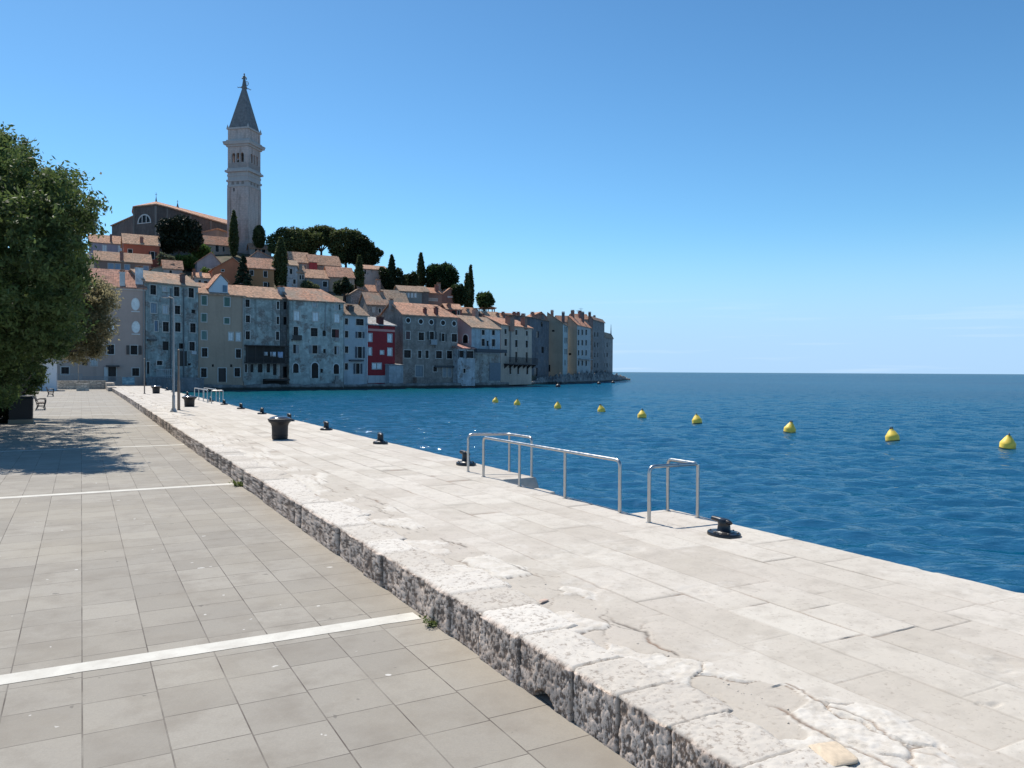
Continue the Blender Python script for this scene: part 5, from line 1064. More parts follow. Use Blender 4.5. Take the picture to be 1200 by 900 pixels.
def broad(name, label, px, yb, clumps, n, leaf=0.40, c=(G1, G2), trans=0.4, group=None, cat='tree', trunk=0.4, D=None, thick=None, shell=.5, limbs=5):
    """clumps in photo units (cx, cy, half width, half height); depth spread is made real from the widths"""
    g = np.random.default_rng(int(px * 7 + yb)); b, s = base_of(px, yb, D); r = empty(name, b, 0, label, cat, group); cl = []
    for cx, cy, hw, hh_ in clumps:
        p = at(cx, cy, b.y); dz = g.uniform(-.5, .5) * hw * s; cl.append((p.x - b.x, dz, p.z - b.z, hw * s, hw * s * (thick or .95), hh_ * s))
    n = int(n * 1.5); P, i, ct, d = blob_points(g, cl, n, shell); P = P + g.normal(size=P.shape) * .24; tone = np.clip(0.35 * g.random(n) + 0.5 * ct + 0.15, 0, 1)
    leaf_mesh('crown', P, leaf, tone, leafmat(*c, trans), r, g, .6)
    k = MB(); top = max(cl, key=lambda q_: q_[2]); zt = np.mean([q_[2] for q_ in cl]); k.tube([(0, 0, -4), (0.1, 0, 0), (.15, .1, zt * .55)], [trunk * 1.3, trunk, trunk * .7], 8)
    for q_ in list(cl)[:9]: k.tube([(.12, .05, zt * .45), (q_[0] * .5, q_[1] * .5, zt * .5 + q_[2] * .3), (q_[0], q_[1], q_[2])], [trunk * .55, trunk * .35, .05], 6)
    k.build('trunk', bark(), r); return r
PG = 'umbrella pines on the hilltop'
broad('pine_tree', 'leftmost umbrella pine beside the short broad cypress', 333, 306, [(322, 283, 10, 9), (334, 277, 12, 10), (345, 276, 10, 9), (340, 287, 14, 8), (328, 292, 12, 7), (352, 286, 8, 9), (345, 297, 11, 6), (333, 299, 8, 5)], 6500, group=PG)
broad('pine_tree', 'low bushy pine filling the gap between the two taller pine crowns', 357, 306, [(355, 275, 7, 6), (356, 285, 9, 8), (351, 293, 10, 6), (362, 291, 8, 7)], 2600, group=PG)
broad('pine_tree', 'flat topped umbrella pine with its bare forked trunk showing against the sky', 376, 306, [(366, 273, 10, 7), (378, 270, 13, 6), (388, 274, 8, 7), (372, 281, 14, 7), (386, 283, 8, 6), (366, 287, 9, 6), (392, 288, 6, 6), (362, 294, 8, 6)], 5600, group=PG, trunk=.45)
broad('pine_tree', 'umbrella pine to the right of the flat topped one, darkest and widest', 405, 312, [(395, 280, 9, 8), (406, 276, 12, 7), (416, 279, 9, 9), (402, 288, 14, 8), (412, 293, 10, 8), (393, 291, 8, 7), (404, 301, 12, 7), (396, 300, 7, 8)], 7000, group=PG)
broad('pine_tree', 'last pine on the right with its crown stepping down over the bare stone house', 428, 316, [(423, 283, 10, 7), (431, 290, 9, 7), (440, 297, 9, 6), (428, 299, 13, 9), (437, 304, 8, 5), (420, 304, 9, 8), (428, 308, 12, 6), (414, 300, 8, 9)], 6500, group=PG, c=(G1, (.036, .05, .017)))
broad('round_tree', 'big round dark tree on the skyline right of the tall cypress', 518, 344, [(510, 319, 11, 9), (522, 318, 12, 9), (530, 325, 8, 10), (515, 330, 15, 10), (505, 330, 8, 9), (527, 335, 8, 7)], 6500, c=(G1, (.026, .058, .018)))
broad('bushy_tree', 'dark bushy tree hugging the right wall of the bare stone house', 459, 342, [(452, 325, 6, 10), (466, 322, 6, 8), (471, 332, 6, 8), (458, 333, 8, 8), (448, 318, 4, 5)], 2600, c=(G1, (.035, .05, .02)))
broad('bushy_tree', 'mid green tree filling the gap left of the tall cypress on the skyline', 481, 342, [(478, 328, 6, 6), (485, 326, 5, 7), (484, 335, 7, 6)], 1800, c=((.012, .025, .01), (.04, .065, .025)))
broad('bushy_tree', 'bush between the round tree and the pair of cypresses', 537, 362, [(534, 341, 5, 7), (540, 338, 4, 5), (537, 351, 8, 8), (542, 346, 5, 6)], 1900, c=((.012, .025, .01), (.035, .06, .022)))
broad('bushy_tree', 'lighter green tree at the right end of the hill behind the pavilion', 567, 362, [(564, 349, 6, 6), (571, 348, 6, 5), (575, 353, 4, 5), (568, 356, 8, 5)], 2000, c=((.02, .04, .012), (.06, .10, .03)))
broad('church_tree', 'huge dark tree in front of the church wall', 209, 303, [(200, 268, 13, 11), (213, 263, 13, 9), (225, 268, 10, 10), (205, 281, 19, 12), (222, 284, 14, 12), (196, 288, 9, 9), (231, 279, 6, 9)], 8000, c=((.006, .011, .006), (.016, .026, .011)), trans=.1, D=238)
SG = ((.03, .06, .012), (.10, .17, .04))
broad('green_shrub', 'bright green shrub below the huge dark church tree', 217, 317, [(210, 304, 7, 4), (220, 304, 8, 5), (226, 308, 5, 5), (214, 310, 10, 5)], 2200, leaf=.4, c=SG, group='bright shrubs below the church', cat='shrub')
broad('green_shrub', 'bright green shrub at the right foot of the huge dark church tree', 235, 306, [(230, 292, 6, 5), (238, 292, 7, 5), (243, 297, 5, 4), (234, 299, 9, 5)], 2200, leaf=.4, c=SG, group='bright shrubs below the church', cat='shrub')
broad('grey_shrub', 'greyish shrub at the left foot of the huge dark church tree', 195, 318, [(191, 302, 5, 4), (199, 304, 6, 4), (195, 309, 8, 5)], 1200, leaf=.4, c=((.04, .05, .03), (.11, .13, .08)), cat='shrub')
broad('garden_plant', 'small green garden plant beside the grey gabled house', 243, 330, [(241, 318, 4, 3), (246, 320, 4, 4)], 700, leaf=.35, c=SG, cat='plant')
broad('garden_plant', 'small pale garden plant in front of the white framed window house', 362, 344, [(360, 334, 6, 4), (368, 337, 5, 3)], 900, leaf=.35, c=((.04, .05, .025), (.12, .14, .07)), cat='plant')
broad('spiky_shrub', 'spiky dark shrub in front of the brown house with the broad orange roof', 403, 352, [(400, 335, 7, 4), (408, 338, 6, 4), (397, 340, 5, 3), (405, 330, 3, 4)], 1500, leaf=.6, c=(G1, (.04, .055, .03)), cat='shrub')
def conifer():
    px, yt, yb = 285.5, 299, 341; g = np.random.default_rng(5); D = hill_depth(px, 341) - 3; b, s = base_of(px, yb, D); H = (yb - yt) * s
    r = empty('conifer_tree', b, 0, 'spiky conifer with layered drooping branches before the orange house', 'conifer'); P = []; T = []
    for k in range(70):
        u = k / 70; z = H * (.04 + .95 * u); L_ = 12.8 * s * (1 - u) ** .8 * g.uniform(.6, 1.1) + .25; a = g.uniform(0, 6.283); m_ = 60
        t = g.random(m_) ** .7; w_ = g.normal(size=m_) * .22 * L_ * (.3 + t * .5); x = np.cos(a) * t * L_ - np.sin(a) * w_; y = np.sin(a) * t * L_ + np.cos(a) * w_
        P.append(np.stack([x, y, z + .12 * L_ * t - .35 * L_ * t * t + g.normal(size=m_) * .14], 1)); T.append(np.full(m_, g.random()))
    leaf_mesh('crown', np.concatenate(P), .33, np.concatenate(T), leafmat((.010, .02, .012), (.03, .05, .025), .15), r, g, .5)
    k = MB(); k.tube([(0, 0, -4), (0, 0, 0), (0, 0, H)], [.4, .35, .04], 8); k.build('trunk', bark(), r)
conifer()

# ------------------------------------------------------------------ the tree over the promenade
def inpoly(x, y, poly):
    c = np.zeros(x.shape, bool); j = len(poly) - 1
    for i in range(len(poly)):
        xi, yi = poly[i]; xj, yj = poly[j]; c ^= ((yi > y) != (yj > y)) & (x < (xj - xi) * (y - yi) / (yj - yi + 1e-9) + xi); j = i
    return c
def outlined_tree(name, label, cat, root, poly, D0, halfD, ncl, nleaf, leaf, c, trans, trunk_pts, trunk_r, seed, clr=.55, twig_tip=0, aspect=.42, droop=0.0):
    g = np.random.default_rng(seed); xs, ys = [p[0] for p in poly], [p[1] for p in poly]; r = empty(name, root, 0, label, cat)
    C = []; cx_, cy_ = np.mean(xs), np.mean(ys); W_ = (max(xs) - min(xs)) / 2; H_ = (max(ys) - min(ys)) / 2
    while len(C) < ncl:
        x = g.uniform(min(xs), max(xs)); y = g.uniform(min(ys), max(ys))
        if not inpoly(np.array([x]), np.array([y]), poly)[0]: continue
        e = 1 - min(1, max(((x - cx_) / W_) ** 2, ((y - cy_) / H_) ** 2)); hd = halfD * (0.25 + 0.75 * math.sqrt(e))
        d = D0 + hd * (1 - 2 * g.random()) if g.random() < .5 else D0 - hd * g.uniform(.55, 1)
        C.append(at(x, y, d))
    C = np.array([tuple(p) for p in C]) - np.array(root); n = ncl * nleaf; i = np.repeat(np.arange(ncl), nleaf)
    ax = g.normal(size=(ncl, 3)); ax /= np.linalg.norm(ax, axis=1)[:, None]; ax[:, 2] = ax[:, 2] * .6 - droop
    t = g.uniform(-1, 1, n); sz = g.uniform(.55, 1.25, ncl)
    P = C[i] + ax[i] * (t * sz[i] * clr)[:, None] + g.normal(size=(n, 3)) * (clr * .26 * sz[i])[:, None]
    ct = g.random(ncl); tone = .65 * ct[i] + .35 * g.random(n)
    leaf_mesh('crown', P, leaf, tone, leafmat(*c, trans), r, g, aspect)
    k = MB(); k.tube(trunk_pts, trunk_r, 10); tp = np.array(trunk_pts[-1])
    for j in g.choice(ncl, min(16, ncl), replace=False):
        m_ = tp * .55 + C[j] * .45 + g.normal(size=3) * .3; k.tube([tp - np.array([0, 0, .6]), m_ - np.array([0, 0, .3]), C[j]], [.12, .06, .012], 5)
    k.build('trunk', bark(), r); return r
tr = onz(-12, 500, ZP); tr = q(-4.2, 44.0, ZP)
POLY = [(x * (1 if x < 0 else .90), y + (13 if y < 240 else -4 if y > 390 else 4)) for x, y in [(-165, 320), (-130, 215), (-70, 150), (-20, 132), (4, 146), (22, 156), (36, 172), (58, 187), (78, 191), (93, 206), (108, 219), (124, 226), (117, 237), (112, 244), (121, 256), (127, 264), (118, 270), (107, 273), (108, 288), (117, 299), (107, 306), (104, 330), (101, 360), (100, 400), (82, 420), (56, 428), (38, 446), (18, 474), (-20, 478), (-90, 470), (-150, 420)]]
outlined_tree('shade_tree', 'big dark leafy tree overhanging the left side of the promenade', 'tree', tr, POLY, 36.5, 11.5, 1900, 100, .095, ((.010, .021, .007), (.13, .18, .055)), .34, [(0, 0, -.1), (.1, 0, .9), (.25, -.2, 2.2), (.5, -.5, 4.2)], [.36, .27, .24, .2], 31)  # pale leaf tone paints crown highlights and leaf glints into the colour
POLYB = [(70, 420), (84, 380), (92, 338), (104, 327), (122, 333), (137, 345), (134, 359), (124, 371), (132, 385), (124, 398), (115, 417), (96, 422)]
tb = q(-4.6, 52.0, ZP)
outlined_tree('tamarisk_tree', 'feathery brownish tree poking out from behind the big dark tree', 'tree', tb, POLYB, 45.5, 1.8, 330, 60, .085, ((.085, .085, .042), (.33, .29, .165)), .5, [(0, 0, -.1), (.5, -.1, 1.2), (1.3, -.4, 2.6), (2.2, -.9, 3.6)], [.2, .16, .12, .09], 32, clr=.5, droop=.15)
outlined_tree('green_bush', 'pale green feathery bush under the big dark tree', 'bush', q(-4.4, 49, ZP), [(14, 470), (18, 446), (30, 430), (46, 428), (52, 438), (46, 452), (38, 466)], 45, .9, 110, 60, .08, ((.03, .05, .015), (.10, .14, .045)), .4, [(0, 0, -.1), (.1, 0, .6), (.2, 0, 1.0)], [.1, .08, .05], 33, clr=.4)
outlined_tree('shade_fill_bush', 'dark low bush added over the shaded ground at the far left under the big tree', 'bush', q(-5.2, 42, ZP), [(-70, 502), (-60, 462), (-10, 455), (12, 462), (17, 486), (12, 500)], 41, 1.2, 200, 60, .11, ((.008, .015, .007), (.03, .045, .018)), .3, [(0, 0, -.1), (.1, 0, .5), (.1, 0, .8)], [.1, .08, .05], 34, clr=.45)  # dark leaf clump added to fill the shaded area under the tree
# ================================================================== THINGS ON AND AROUND THE QUAY
STEEL = None
def m_steel():
    n = NT('brushed_steel'); v = n.coord(); f = n.noise(v, 12, 4); n.col(n.mix(f, (.40, .39, .38), (.56, .545, .52))); n.b.inputs['Metallic'].default_value = 1; n.rough(n.ramp(f, .3, .7, .26, .42)); return n.m
STEEL = m_steel(); IRON = paint((.009, .009, .012), .34, 0.0, 'black_iron')
def fil(pts, r, n=6):
    """round the inner corners of a polyline"""
    pts = [Vector(p) for p in pts]; out = [pts[0]]
    for i in range(1, len(pts) - 1):
        a, b, c = pts[i - 1], pts[i], pts[i + 1]; rr = min(r, (a - b).length * .45, (c - b).length * .45); p0 = b + (a - b).normalized() * rr; p1 = b + (c - b).normalized() * rr
        for k in range(n + 1): t = k / n; out.append(p0 * (1 - t) ** 2 + b * 2 * t * (1 - t) + p1 * t * t)
    return out + [pts[-1]]
def rail(label, runs, posts, s0, l0, group='steel handrails at the boat steps', ht=.88, rad=.030):
    """runs: polylines in (lat, s) that start and end on the ground; posts: extra (lat, s) uprights"""
    r = empty('handrail', q(l0, s0, ZQ), TH, label, 'handrail', group)
    for run in runs:
        P = [(a - l0, b - s0) for a, b in run]
        pts = [(P[0][0], P[0][1], -.03)] + [(x, y, ht) for x, y in P] + [(P[-1][0], P[-1][1], -.03)]
        k = MB(); k.tube(fil(pts, .11), rad, 12); k.build('top_rail', STEEL, r, 'auto')
    for a, b in posts:
        k = MB(); k.tube([(a - l0, b - s0, -.03), (a - l0, b - s0, ht - .015)], rad * .95, 12); k.build('post', STEEL, r, 'auto')
    for a, b in [p for run in runs for p in (run[0], run[-1])] + list(posts):
        k = MB(); k.lathe([(.05, -.02), (.05, .008), (.03, .013)], 14, (a - l0, b - s0, 0)); k.build('foot_plate', STEEL, r)
    return r
rail('long steel handrail with four posts along the inner side of the boat steps', [[(7.9, 15.7), (7.9, 10.62)]], [(7.9, 14.05), (7.9, 12.32)], 13, 7.9)
rail('L shaped steel handrail round the far head of the boat steps', [[(7.95, 16.6), (8.86, 16.25), (8.86, 15.2)]], [(8.86, 16.25)], 16, 8.3)
rail('corner steel handrail nearest the camera, beside the big black bollard', [[(7.8, 9.72), (8.76, 9.68), (8.76, 10.42)]], [(8.76, 9.68)], 10, 8.3)
# distant pair
sA, sB = s_at_px(228, 8.0), s_at_px(243, 8.0); sC = s_at_px(255, 8.75)
rail('distant steel handrail at the far boat steps, the longer run', [[(8.0, sA), (8.0, sB)]], [(8.0, sA * .65 + sB * .35), (8.0, sA * .3 + sB * .7)], sB, 8.0, ht=.9, rad=.036)
rail('distant steel handrail at the far boat steps, the nearer L shaped run', [[(8.0, sB - 2.0), (8.75, sB - 2.2), (8.75, sB - .6)]], [(8.75, sB - 2.2)], sB - 2, 8.0, ht=.9, rad=.036)
rail('distant steel handrail at the far boat steps, the run by the water', [[(8.75, sA + .3), (8.75, sB + 1.0)]], [], sA, 8.7, ht=.9, rad=.036)

def bollard():
    r = empty('mooring_bollard', q(8.17, 8.47, ZQ + .006), TH + R(90), None, 'bollard')
    k = MB(); k.lathe([(.245, -.03), (.25, .035), (.24, .055), (.19, .062), (.155, .075), (.15, .08)], 40, sx=1.0, sy=.86); k.build('base_plate', IRON, r, 'auto')
    k = MB(); k.lathe([(.115, .07), (.092, .10), (.085, .20), (.088, .25), (.075, .29), (.04, .305), (.01, .31)], 28); k.build('post', IRON, r, 'auto')
    k = MB(); k.tube([(-.135, 0, .235), (-.1, 0, .25), (0, 0, .262), (.13, 0, .268), (.21, 0, .272), (.232, 0, .272)], [.028, .042, .05, .048, .044, .02], 16)
    h_ = k.build('horn', IRON, r, 'auto'); h_.scale = (1, 1.0, 1)
    k = MB()
    for a in range(6): k.lathe([(.017, .055), (.017, .072), (.009, .078)], 6, (.205 * math.cos(a * 1.047 + .5), .175 * math.sin(a * 1.047 + .5), 0))
    k.build('bolts', IRON, r); return r
b0 = bollard(); b0.scale = (1.06, 1, .78); BG = 'black mooring bollards along the quay edge'
labs = ['big black iron bollard in the foreground right of the corner handrail', 'black bollard just left of the L shaped handrail', 'black bollard halfway between the black bin and the handrails', 'first black bollard to the right of the nearest black bin', 'black bollard half hidden behind the nearest black bin',
        'first black bollard to the left of the nearest black bin', 'second black bollard left of the nearest bin', 'third black bollard left of the nearest bin, nearest to the distant handrails', 'black bollard at the foot of the distant handrails', 'black bollard just beyond the distant handrails', 'black bollard beside the lamp post far along the quay edge', 'farthest black bollard, tiny, at the end of the quay edge']
for i, px in enumerate((850, 546.5, 446, 382.5, 339, 307, 282.4, 262.6, 247, 219.4, 203, 195.6)):
    o = b0 if i == 0 else copy_tree(b0)
    if i: o.location = q(8.5, s_at_px(px, 8.5), ZQ + .004)
    if i: o.rotation_euler = (0, 0, TH + R(90 + 9 * math.sin(i * 2.3)))
    if i: o.scale = (1.12, 1.12, 1.12)
    tag(o, labs[i], None, BG)

def bin_():
    r = empty('waste_bin', (0, 0, 0), 0, None, 'bin')
    pl = paint((.013, .013, .015), .55, 0, 'black_plastic')
    k = MB(); k.lathe([(.25, 0), (.262, .03), (.268, .3), (.275, .45), (.30, .53), (.37, .60), (.385, .62), (.385, .66)], 40); k.build('body', pl, r, 'auto')
    k = MB(); k.lathe([(.395, .655), (.405, .67), (.40, .695), (.36, .71)], 40); k.build('rim', pl, r, 'auto')
    n = NT('glossy_lid'); n.col((.03, .032, .04)); n.rough(.16); n.b.inputs['Coat Weight'].default_value = .5
    k = MB(); k.lathe([(.36, .705), (.33, .735), (.24, .77), (.15, .785), (.03, .79)], 40); k.build('lid', n.m, r, 'auto')
    k = MB(); k.lathe([(.262, .12), (.278, .125), (.278, .14), (.266, .145)], 40); k.build('band', pl, r, 'auto'); return r
n0 = bin_(); BN = 'black waste bins on the quay'
for i, (px, py, l) in enumerate(((328, 514.5, 'nearest black flared waste bin, alone in the middle of the white quay'), (222, 476.5, 'second black flared waste bin, right of the lamp post'), (183, 461, 'farthest and smallest black waste bin near the thin pole'))):
    o = n0 if i == 0 else copy_tree(n0); o.location = onz(px, py, ZQ); o.location.z = ZQ + .002; o.rotation_euler = (0, 0, i * 1.1); o.scale = [(1, 1, 1), (1.15, 1.15, .9), (1.25, 1.25, 1.0)][i]; tag(o, l, None, BN)

# buoys
YEL = paint((.93, .66, .09), .5, 0, 'yellow_plastic')
def buoy():
    r = empty('yellow_buoy', (0, 0, 0), 0, None, 'buoy')
    k = MB(); k.lathe([(.30, -.3), (.335, -.26), (.34, .0), (.345, .20), (.335, .255), (.27, .34), (.17, .50), (.11, .56), (.10, .60), (.02, .61)], 32); k.build('float', YEL, r, 'auto')
    k = MB(); k.lathe([(.342, -.1), (.352, -.09), (.352, .012), (.343, .02)], 32); k.build('weed_band', paint((.05, .055, .02), .8), r, 'auto')
    k = MB(); k.tube([(.075 * math.cos(t), 0, .63 + .075 * math.sin(t)) for t in np.linspace(-.4, math.pi + .4, 12)], .022, 7); k.lathe([(.05, .59), (.05, .64), (.02, .65)], 10); k.build('lifting_eye', paint((.10, .07, .05), .6), r, 'auto')
    k = MB(); p = [(-.16, .50), (.16, .50), (.20, .28), (-.20, .28)]
    k.hexa([(-.10, -.185, .44), (.10, -.185, .44), (.10, -.17, .44), (-.10, -.17, .44), (-.06, -.135, .54), (.06, -.135, .54), (.06, -.12, .54), (-.06, -.12, .54)]); k.build('pale_patch', paint((.66, .64, .55), .5), r)  # pale patch on the upper cone
    return r
y0 = buoy(); YG = 'line of yellow buoys on the water'
yl = ['leftmost and farthest yellow buoy of the line', 'second yellow buoy from the left', 'third yellow buoy from the left, between two wider gaps', 'fourth yellow buoy from the left, above the L shaped handrail\'s right side', 'fifth yellow buoy from the left', 'sixth yellow buoy from the left, above the corner handrail', 'third yellow buoy from the right', 'second yellow buoy from the right', 'rightmost and largest looking yellow buoy near the edge of the picture']
for i, (px, py) in enumerate(((580.4, 472), (606, 475), (653.6, 478.7), (705, 483), (752.3, 490), (817, 496.3), (925, 507), (1046, 516.6), (1180.5, 525.3))):
    o = y0 if i == 0 else copy_tree(y0); o.location = onz(px, py, 0.0); o.location.z = .02; o.rotation_euler = (R(7 * math.sin(i * 1.7)), R(8 * math.cos(i * 2.1)), i * .9); tag(o, yl[i], None, YG)
dk = paint((.03, .03, .035), .5)
for i, (px, py, l) in enumerate(((654, 453.5, 'small dark mooring float closest to the waterfront houses'), (702, 450.2, 'small dark mooring float off the rocky point, middle of three'), (718.5, 449, 'small dark mooring float farthest right off the rocky point'))):
    p = onz(px, py, 0); k = MB(); k.lathe([(.2, -.3), (.5, -.2), (.62, .1), (.55, .4), (.3, .62), (.1, .7), (.08, .95), (.02, 1.0)], 16); o = k.build('mooring_float', dk, None, True); o.location = (p.x, p.y, 0); tag(o, l, 'float', 'dark mooring floats off the point')

# poles
def lamp():
    p = onz(203.5, 482.5, ZQ); D = p.y; H = at(203.5, 347.5, D).z - ZQ; r = empty('lamp_post', (p.x, p.y, ZQ), .1, 'tall slim grey lamp post standing on the quay', 'lamp post'); m = paint((.42, .42, .41), .45, .2)
    k = MB(); k.tube([(0, 0, 0), (0, 0, .9), (0, 0, .95), (0, 0, H - .1)], [.085, .08, .06, .042], 14); k.build('pole', m, r, 'auto'); k = MB(); k.lathe([(.19, 0), (.19, .04), (.13, .12), (.11, .2)], 18); k.build('base', m, r, 'auto')
    k = MB(); k.tube([(0, 0, H - .12), (-.18, 0, H - .05), (-.34, 0, H - .03)], [.035, .03, .03], 8); k.build('arm', m, r, 'auto')
    k = MB(); k.hexa([(-.62, -.12, H - .06), (-.26, -.12, H - .06), (-.26, .12, H - .06), (-.62, .12, H - .06), (-.56, -.09, H + .05), (-.28, -.09, H + .05), (-.28, .09, H + .05), (-.56, .09, H + .05)]); h_ = k.build('lamp_head', paint((.42, .43, .44), .4, .2), r)
    k = MB(); k.box(-.58, -.3, -.09, .09, H - .075, H - .062); k.build('lens', paint((.6, .6, .58), .2), h_)
lamp()
def pole(name, label, px, py, yt, rad, box_=None):
    p = onz(px, py, ZQ); H = at(px, yt, p.y).z - ZQ; r = empty(name, (p.x, p.y, ZQ), 0, label, 'pole'); m = paint((.24, .20, .17), .6, .2)
    k = MB(); k.tube([(0, 0, 0), (0, 0, H)], rad, 10); k.build('shaft', m, r, 'auto'); k = MB(); k.lathe([(rad * 1.2, 0), (rad * 2, .005), (rad * 2, .03), (rad * 1.1, .05)], 14); k.build('foot', m, r)
    k = MB(); k.lathe([(rad * 1.25, H), (rad * 1.1, H + .06), (.01, H + .1)], 10); k.build('cap', m, r)
    if box_: k = MB(); k.tube([(0, 0, .05), (0, 0, box_)], rad * 1.5, 10); k.build('sleeve', m, r, 'auto')
pole('signal_pole', 'shorter brown pole right beside the tall lamp post', 209.5, 480.5, 411, .055, 1.75); pole('thin_pole', 'thin lone pole near the far end of the quay', 169.3, 461.5, 421, .06)

# benches, planter, end wall
def bench():
    r = empty('park_bench', (0, 0, 0), 0, None, 'bench'); wd = paint((.11, .075, .05), .7); ir = paint((.03, .03, .032), .5)
    k = MB()
    for y in (-.30, -.19, -.08, .03): k.box(-.82, .82, y, y + .085, .42, .455)
    k.build('seat', wd, r); k = MB()
    for z, y in ((.52, .14), (.63, .17), (.74, .20)): k.hexa([(-.82, y, z), (.82, y, z), (.82, y + .03, z - .005), (-.82, y + .03, z - .005), (-.82, y + .025, z + .09), (.82, y + .025, z + .09), (.82, y + .055, z + .085), (-.82, y + .055, z + .085)])
    k.build('backrest', wd, r)
    for x in (-.74, .74):
        k = MB(); k.tube(fil([(x, -.30, 0), (x, -.26, .22), (x, -.33, .42), (x, -.33, .66), (x, -.05, .68), (x, .12, .60)], .08), .026, 8); k.tube(fil([(x, .16, 0), (x, .06, .25), (x, .12, .45), (x, .25, .86)], .08), .026, 8); k.tube([(x, -.30, .40), (x, .12, .40)], .024, 8); k.tube(fil([(x, -.27, .16), (x, -.05, .24), (x, .1, .2)], .05), .02, 8); k.build('side_frame', ir, r, 'auto')
    return r
e0 = bench(); BB = 'benches on the shaded side of the promenade'
for i, (px, py, l) in enumerate(((46, 480, 'nearer dark slatted bench with curled iron legs under the tree'), (58, 464.5, 'farther dark slatted bench in front of the white kiosk'))):
    o = e0 if i == 0 else copy_tree(e0); p = onz(px, py, ZP); o.location = (p.x, p.y, ZP + .002); o.rotation_euler = (0, 0, TH + R(90)); o.scale = (1.12,) * 3; tag(o, l, None, BB)
def container():
    p = onz(25, 496, ZP); r = empty('waste_container', (p.x, p.y, ZP), TH, 'dark boxy waste container on a stone base left of the nearer bench', 'container'); m = paint((.022, .022, .024), .55)
    k = MB(); k.box(-.55, .55, -.5, .5, 0, .22); k.build('stone_base', plaster((.32, .28, .22), .4), r); k = MB(); k.hexa([(-.5, -.45, .225), (.5, -.45, .225), (.5, .45, .225), (-.5, .45, .225), (-.52, -.47, 1.25), (.52, -.47, 1.25), (.52, .47, 1.25), (-.52, .47, 1.25)]); k.build('body', m, r)
    k = MB(); k.hexa([(-.55, -.5, 1.252), (.55, -.5, 1.252), (.55, .5, 1.252), (-.55, .5, 1.252), (-.5, -.45, 1.40), (.5, -.45, 1.40), (.5, .45, 1.44), (-.5, .45, 1.44)]); k.build('lid', m, r)
    k = MB()
    for z in (.45, .7, .95): k.box(-.53, .53, -.49, -.475, z, z + .05)
    k.build('ribs', m, r)
container()
def kiosk():
    p = onz(59, 458, ZP); r = empty('kiosk', (p.x, p.y, ZP), TH, 'white kiosk at the far left end of the promenade', 'kiosk'); w = plaster((.62, .64, .66), .15)
    H = at(59, 424, p.y).z - ZP; k = MB(); k.box(-.9, .65, 0, 5, 0, H); k.build('wall', w, r); k = MB(); k.box(-1.3, 1.25, -.5, 5.5, H + .003, H + .28); k.build('roof', paint((.30, .31, .31), .6), r)
    k = MB(); k.box(-3.6, -1.0, -.3, 3, 0, H * .62); k.build('side_cabinet', plaster((.42, .44, .45), .3), r); k = MB(); k.box(-3.75, -.95, -.45, 3.1, H * .62 + .002, H * .62 + .12); k.build('cabinet_top', paint((.4, .41, .42), .6), r)
    k = MB(); k.box(.652, .67, .8, 2.6, .1, 2.3); k.build('shutter', paint((.45, .50, .56), .5), r)
kiosk()
# wall that closes the promenade, and the stone block in front of it
b = MB(); s1 = 125.0
b.box(-9, 3.0, s1, s1 + .6, ZP - .2, ZP + 1.05); b.box(-9.05, 3.05, s1 - .06, s1 + .66, ZP + 1.053, ZP + 1.2)
o = b.build('end_wall', rubble((.66, .58, .48))); o.rotation_euler = (0, 0, TH); tag(o, 'low pale stone wall closing the far end of the promenade', 'wall')
p = onz(97, 458, ZP); b = MB(); b.hexa([(-.72, -.4, 0), (.72, -.4, 0), (.72, .4, 0), (-.72, .4, 0), (-.69, -.38, .82), (.69, -.38, .82), (.69, .38, .82), (-.69, .38, .82)]); b.box(-.76, .76, -.44, .44, .825, .98)
o = b.build('stone_block', rubble((.70, .62, .52))); o.location = (p.x, p.y, ZP); o.rotation_euler = (0, 0, TH); tag(o, 'squat pale stone block before the low end wall', 'stone block')
b = MB(); b.box(3.01, 3.95, 112, s1 + .75, ZP, ZP + .52); b.box(3.0, 3.98, 119, s1 + .76, ZP + .523, ZP + .95); o = b.build('kerb_end_wall', rubble((.62, .54, .45))); o.rotation_euler = (0, 0, TH); tag(o, 'raised rough stone end of the kerb meeting the low end wall', 'wall')
def panel():
    n = NT('sea_picture_panel'); v = n.coord(False, (1, 1, 3)); f = n.noise(v, .9, 5); n.col(n.mix(n.ramp(f, .35, .65), (.03, .13, .22), (.30, .45, .50))); n.rough(.5)
    a = at(143.3, 451.5, 117); c = at(161, 442, 118); L_ = c.x - a.x; r = empty('blue_panel', (a.x, a.y, .8), .05, 'blue patterned panel fixed to a railing in front of the taupe house', 'panel')
    k = MB(); k.box(0, L_, 0, .06, a.z - .8 + .1, c.z - .8); k.build('board', n.m, r); k = MB()
    for x in (.1, L_ / 2, L_ - .1): k.box(x - .04, x + .04, .065, .14, -.1, c.z - .8 + .1)
    k.build('post', paint((.3, .32, .33), .5), r)
panel()
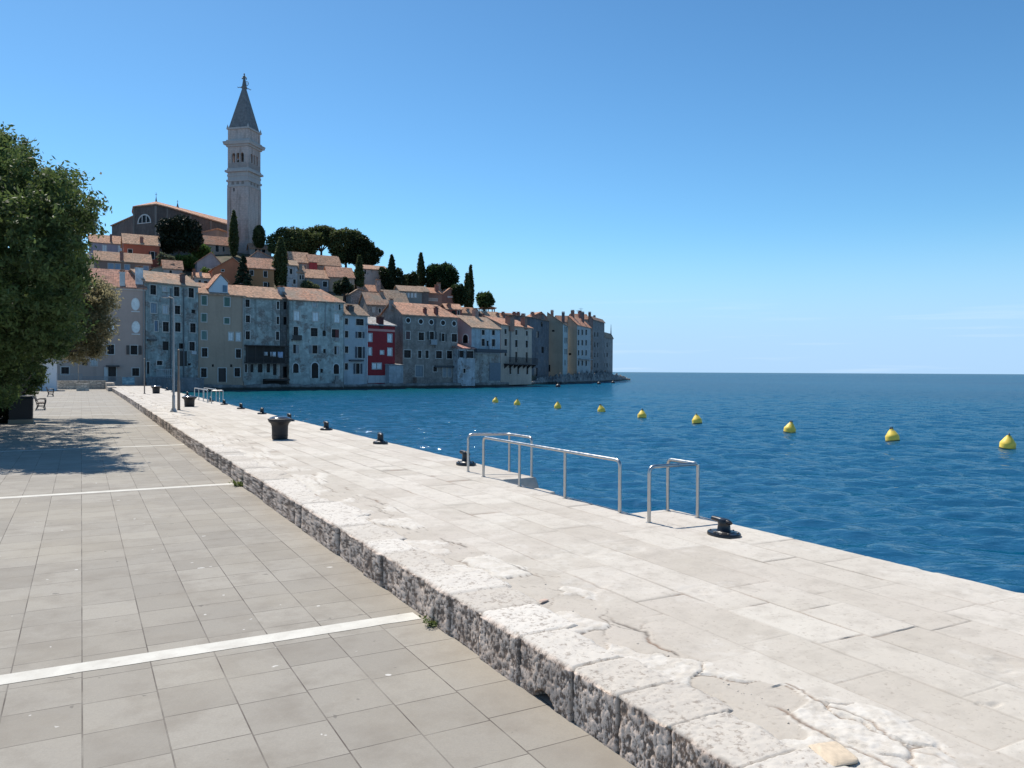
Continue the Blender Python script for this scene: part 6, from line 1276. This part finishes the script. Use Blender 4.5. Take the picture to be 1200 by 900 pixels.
def fence(name, label, x0, x1, D, ytop, ybot, n_, c):
    a = at(x0, ybot, D); bb = at(x1, ytop, D); L_ = bb.x - a.x; h = bb.z - a.z; r = empty(name, (a.x, D, a.z), 0, label, 'railing'); m = paint(c, .5); k = MB(); k.box(0, L_, -.03, .03, h - .07, h); k.box(0, L_, -.03, .03, .15, .21); k.build('rail', m, r); k = MB()
    for t in np.linspace(0, 1, n_): k.box(t * L_ - .035, t * L_ + .035, -.025, .025, -.3, h - .072)
    k.build('bars', m, r)
fence('railing', 'grey railing above the end wall in front of the taupe house', 97, 142, 117.5, 441.3, 448, 34, (.22, .23, .24)); fence('railing', 'grey railing at the far left before the low wing', 66, 96, 116.5, 438, 448, 14, (.26, .27, .28)); fence('picket_railing', 'whitish picket railing at the foot of the decayed blue house', 184, 203, 127, 432.5, 441, 9, (.45, .47, .48)); fence('railing', 'low grey railing right of the blue panel', 173, 206, 123.5, 442.5, 449, 12, (.16, .17, .18))
b = MB(); a = at(172, 442, 125.2); c = at(232, 442, 131.5); b.prism([(a.x, a.y, -1), (c.x, c.y, -1), (c.x, c.y, 2.2), (a.x, a.y, 2.4)], (.4, 1.6, 0)); o = b.build('terrace_wall', plaster((.22, .225, .23), .6, .3)); tag(o, 'dark stained terrace wall below the decayed blue house', 'wall')

# weeds at the foot of the kerb
def weed(px, py, label, sz, n_):
    g = np.random.default_rng(int(px)); p = onz(px, py, ZP); r = empty('weed', (p.x, p.y, ZP), 0, label, 'weed', 'weeds at the foot of the kerb')
    st = MB()
    P = []
    for k in range(n_):
        a = g.uniform(0, 6.28); l_ = sz * g.uniform(.4, 1); e_ = g.uniform(.3, 1.1); tip = np.array([math.cos(a) * l_, math.sin(a) * l_ * .7, l_ * e_ * .6]); st.tube([(0, 0, -.01), tip * .5 + [0, 0, .02], tip], [.003, .002, .001], 4)
        for t in np.linspace(.25, 1, 7): P.append(tip * t + g.normal(size=3) * .016)
    P = np.array(P); P[:, 2] = np.abs(P[:, 2]) + .005; leaf_mesh('leaves', P, sz * .14, g.random(len(P)), leafmat((.06, .09, .02), (.16, .20, .06), .3), r, g, .5); st.build('stems', paint((.12, .13, .05), .8), r)
weed(508, 733, 'green weed where the nearest white strip meets the kerb', .17, 26); weed(281, 570, 'green weed where the second white strip meets the kerb', .30, 26)
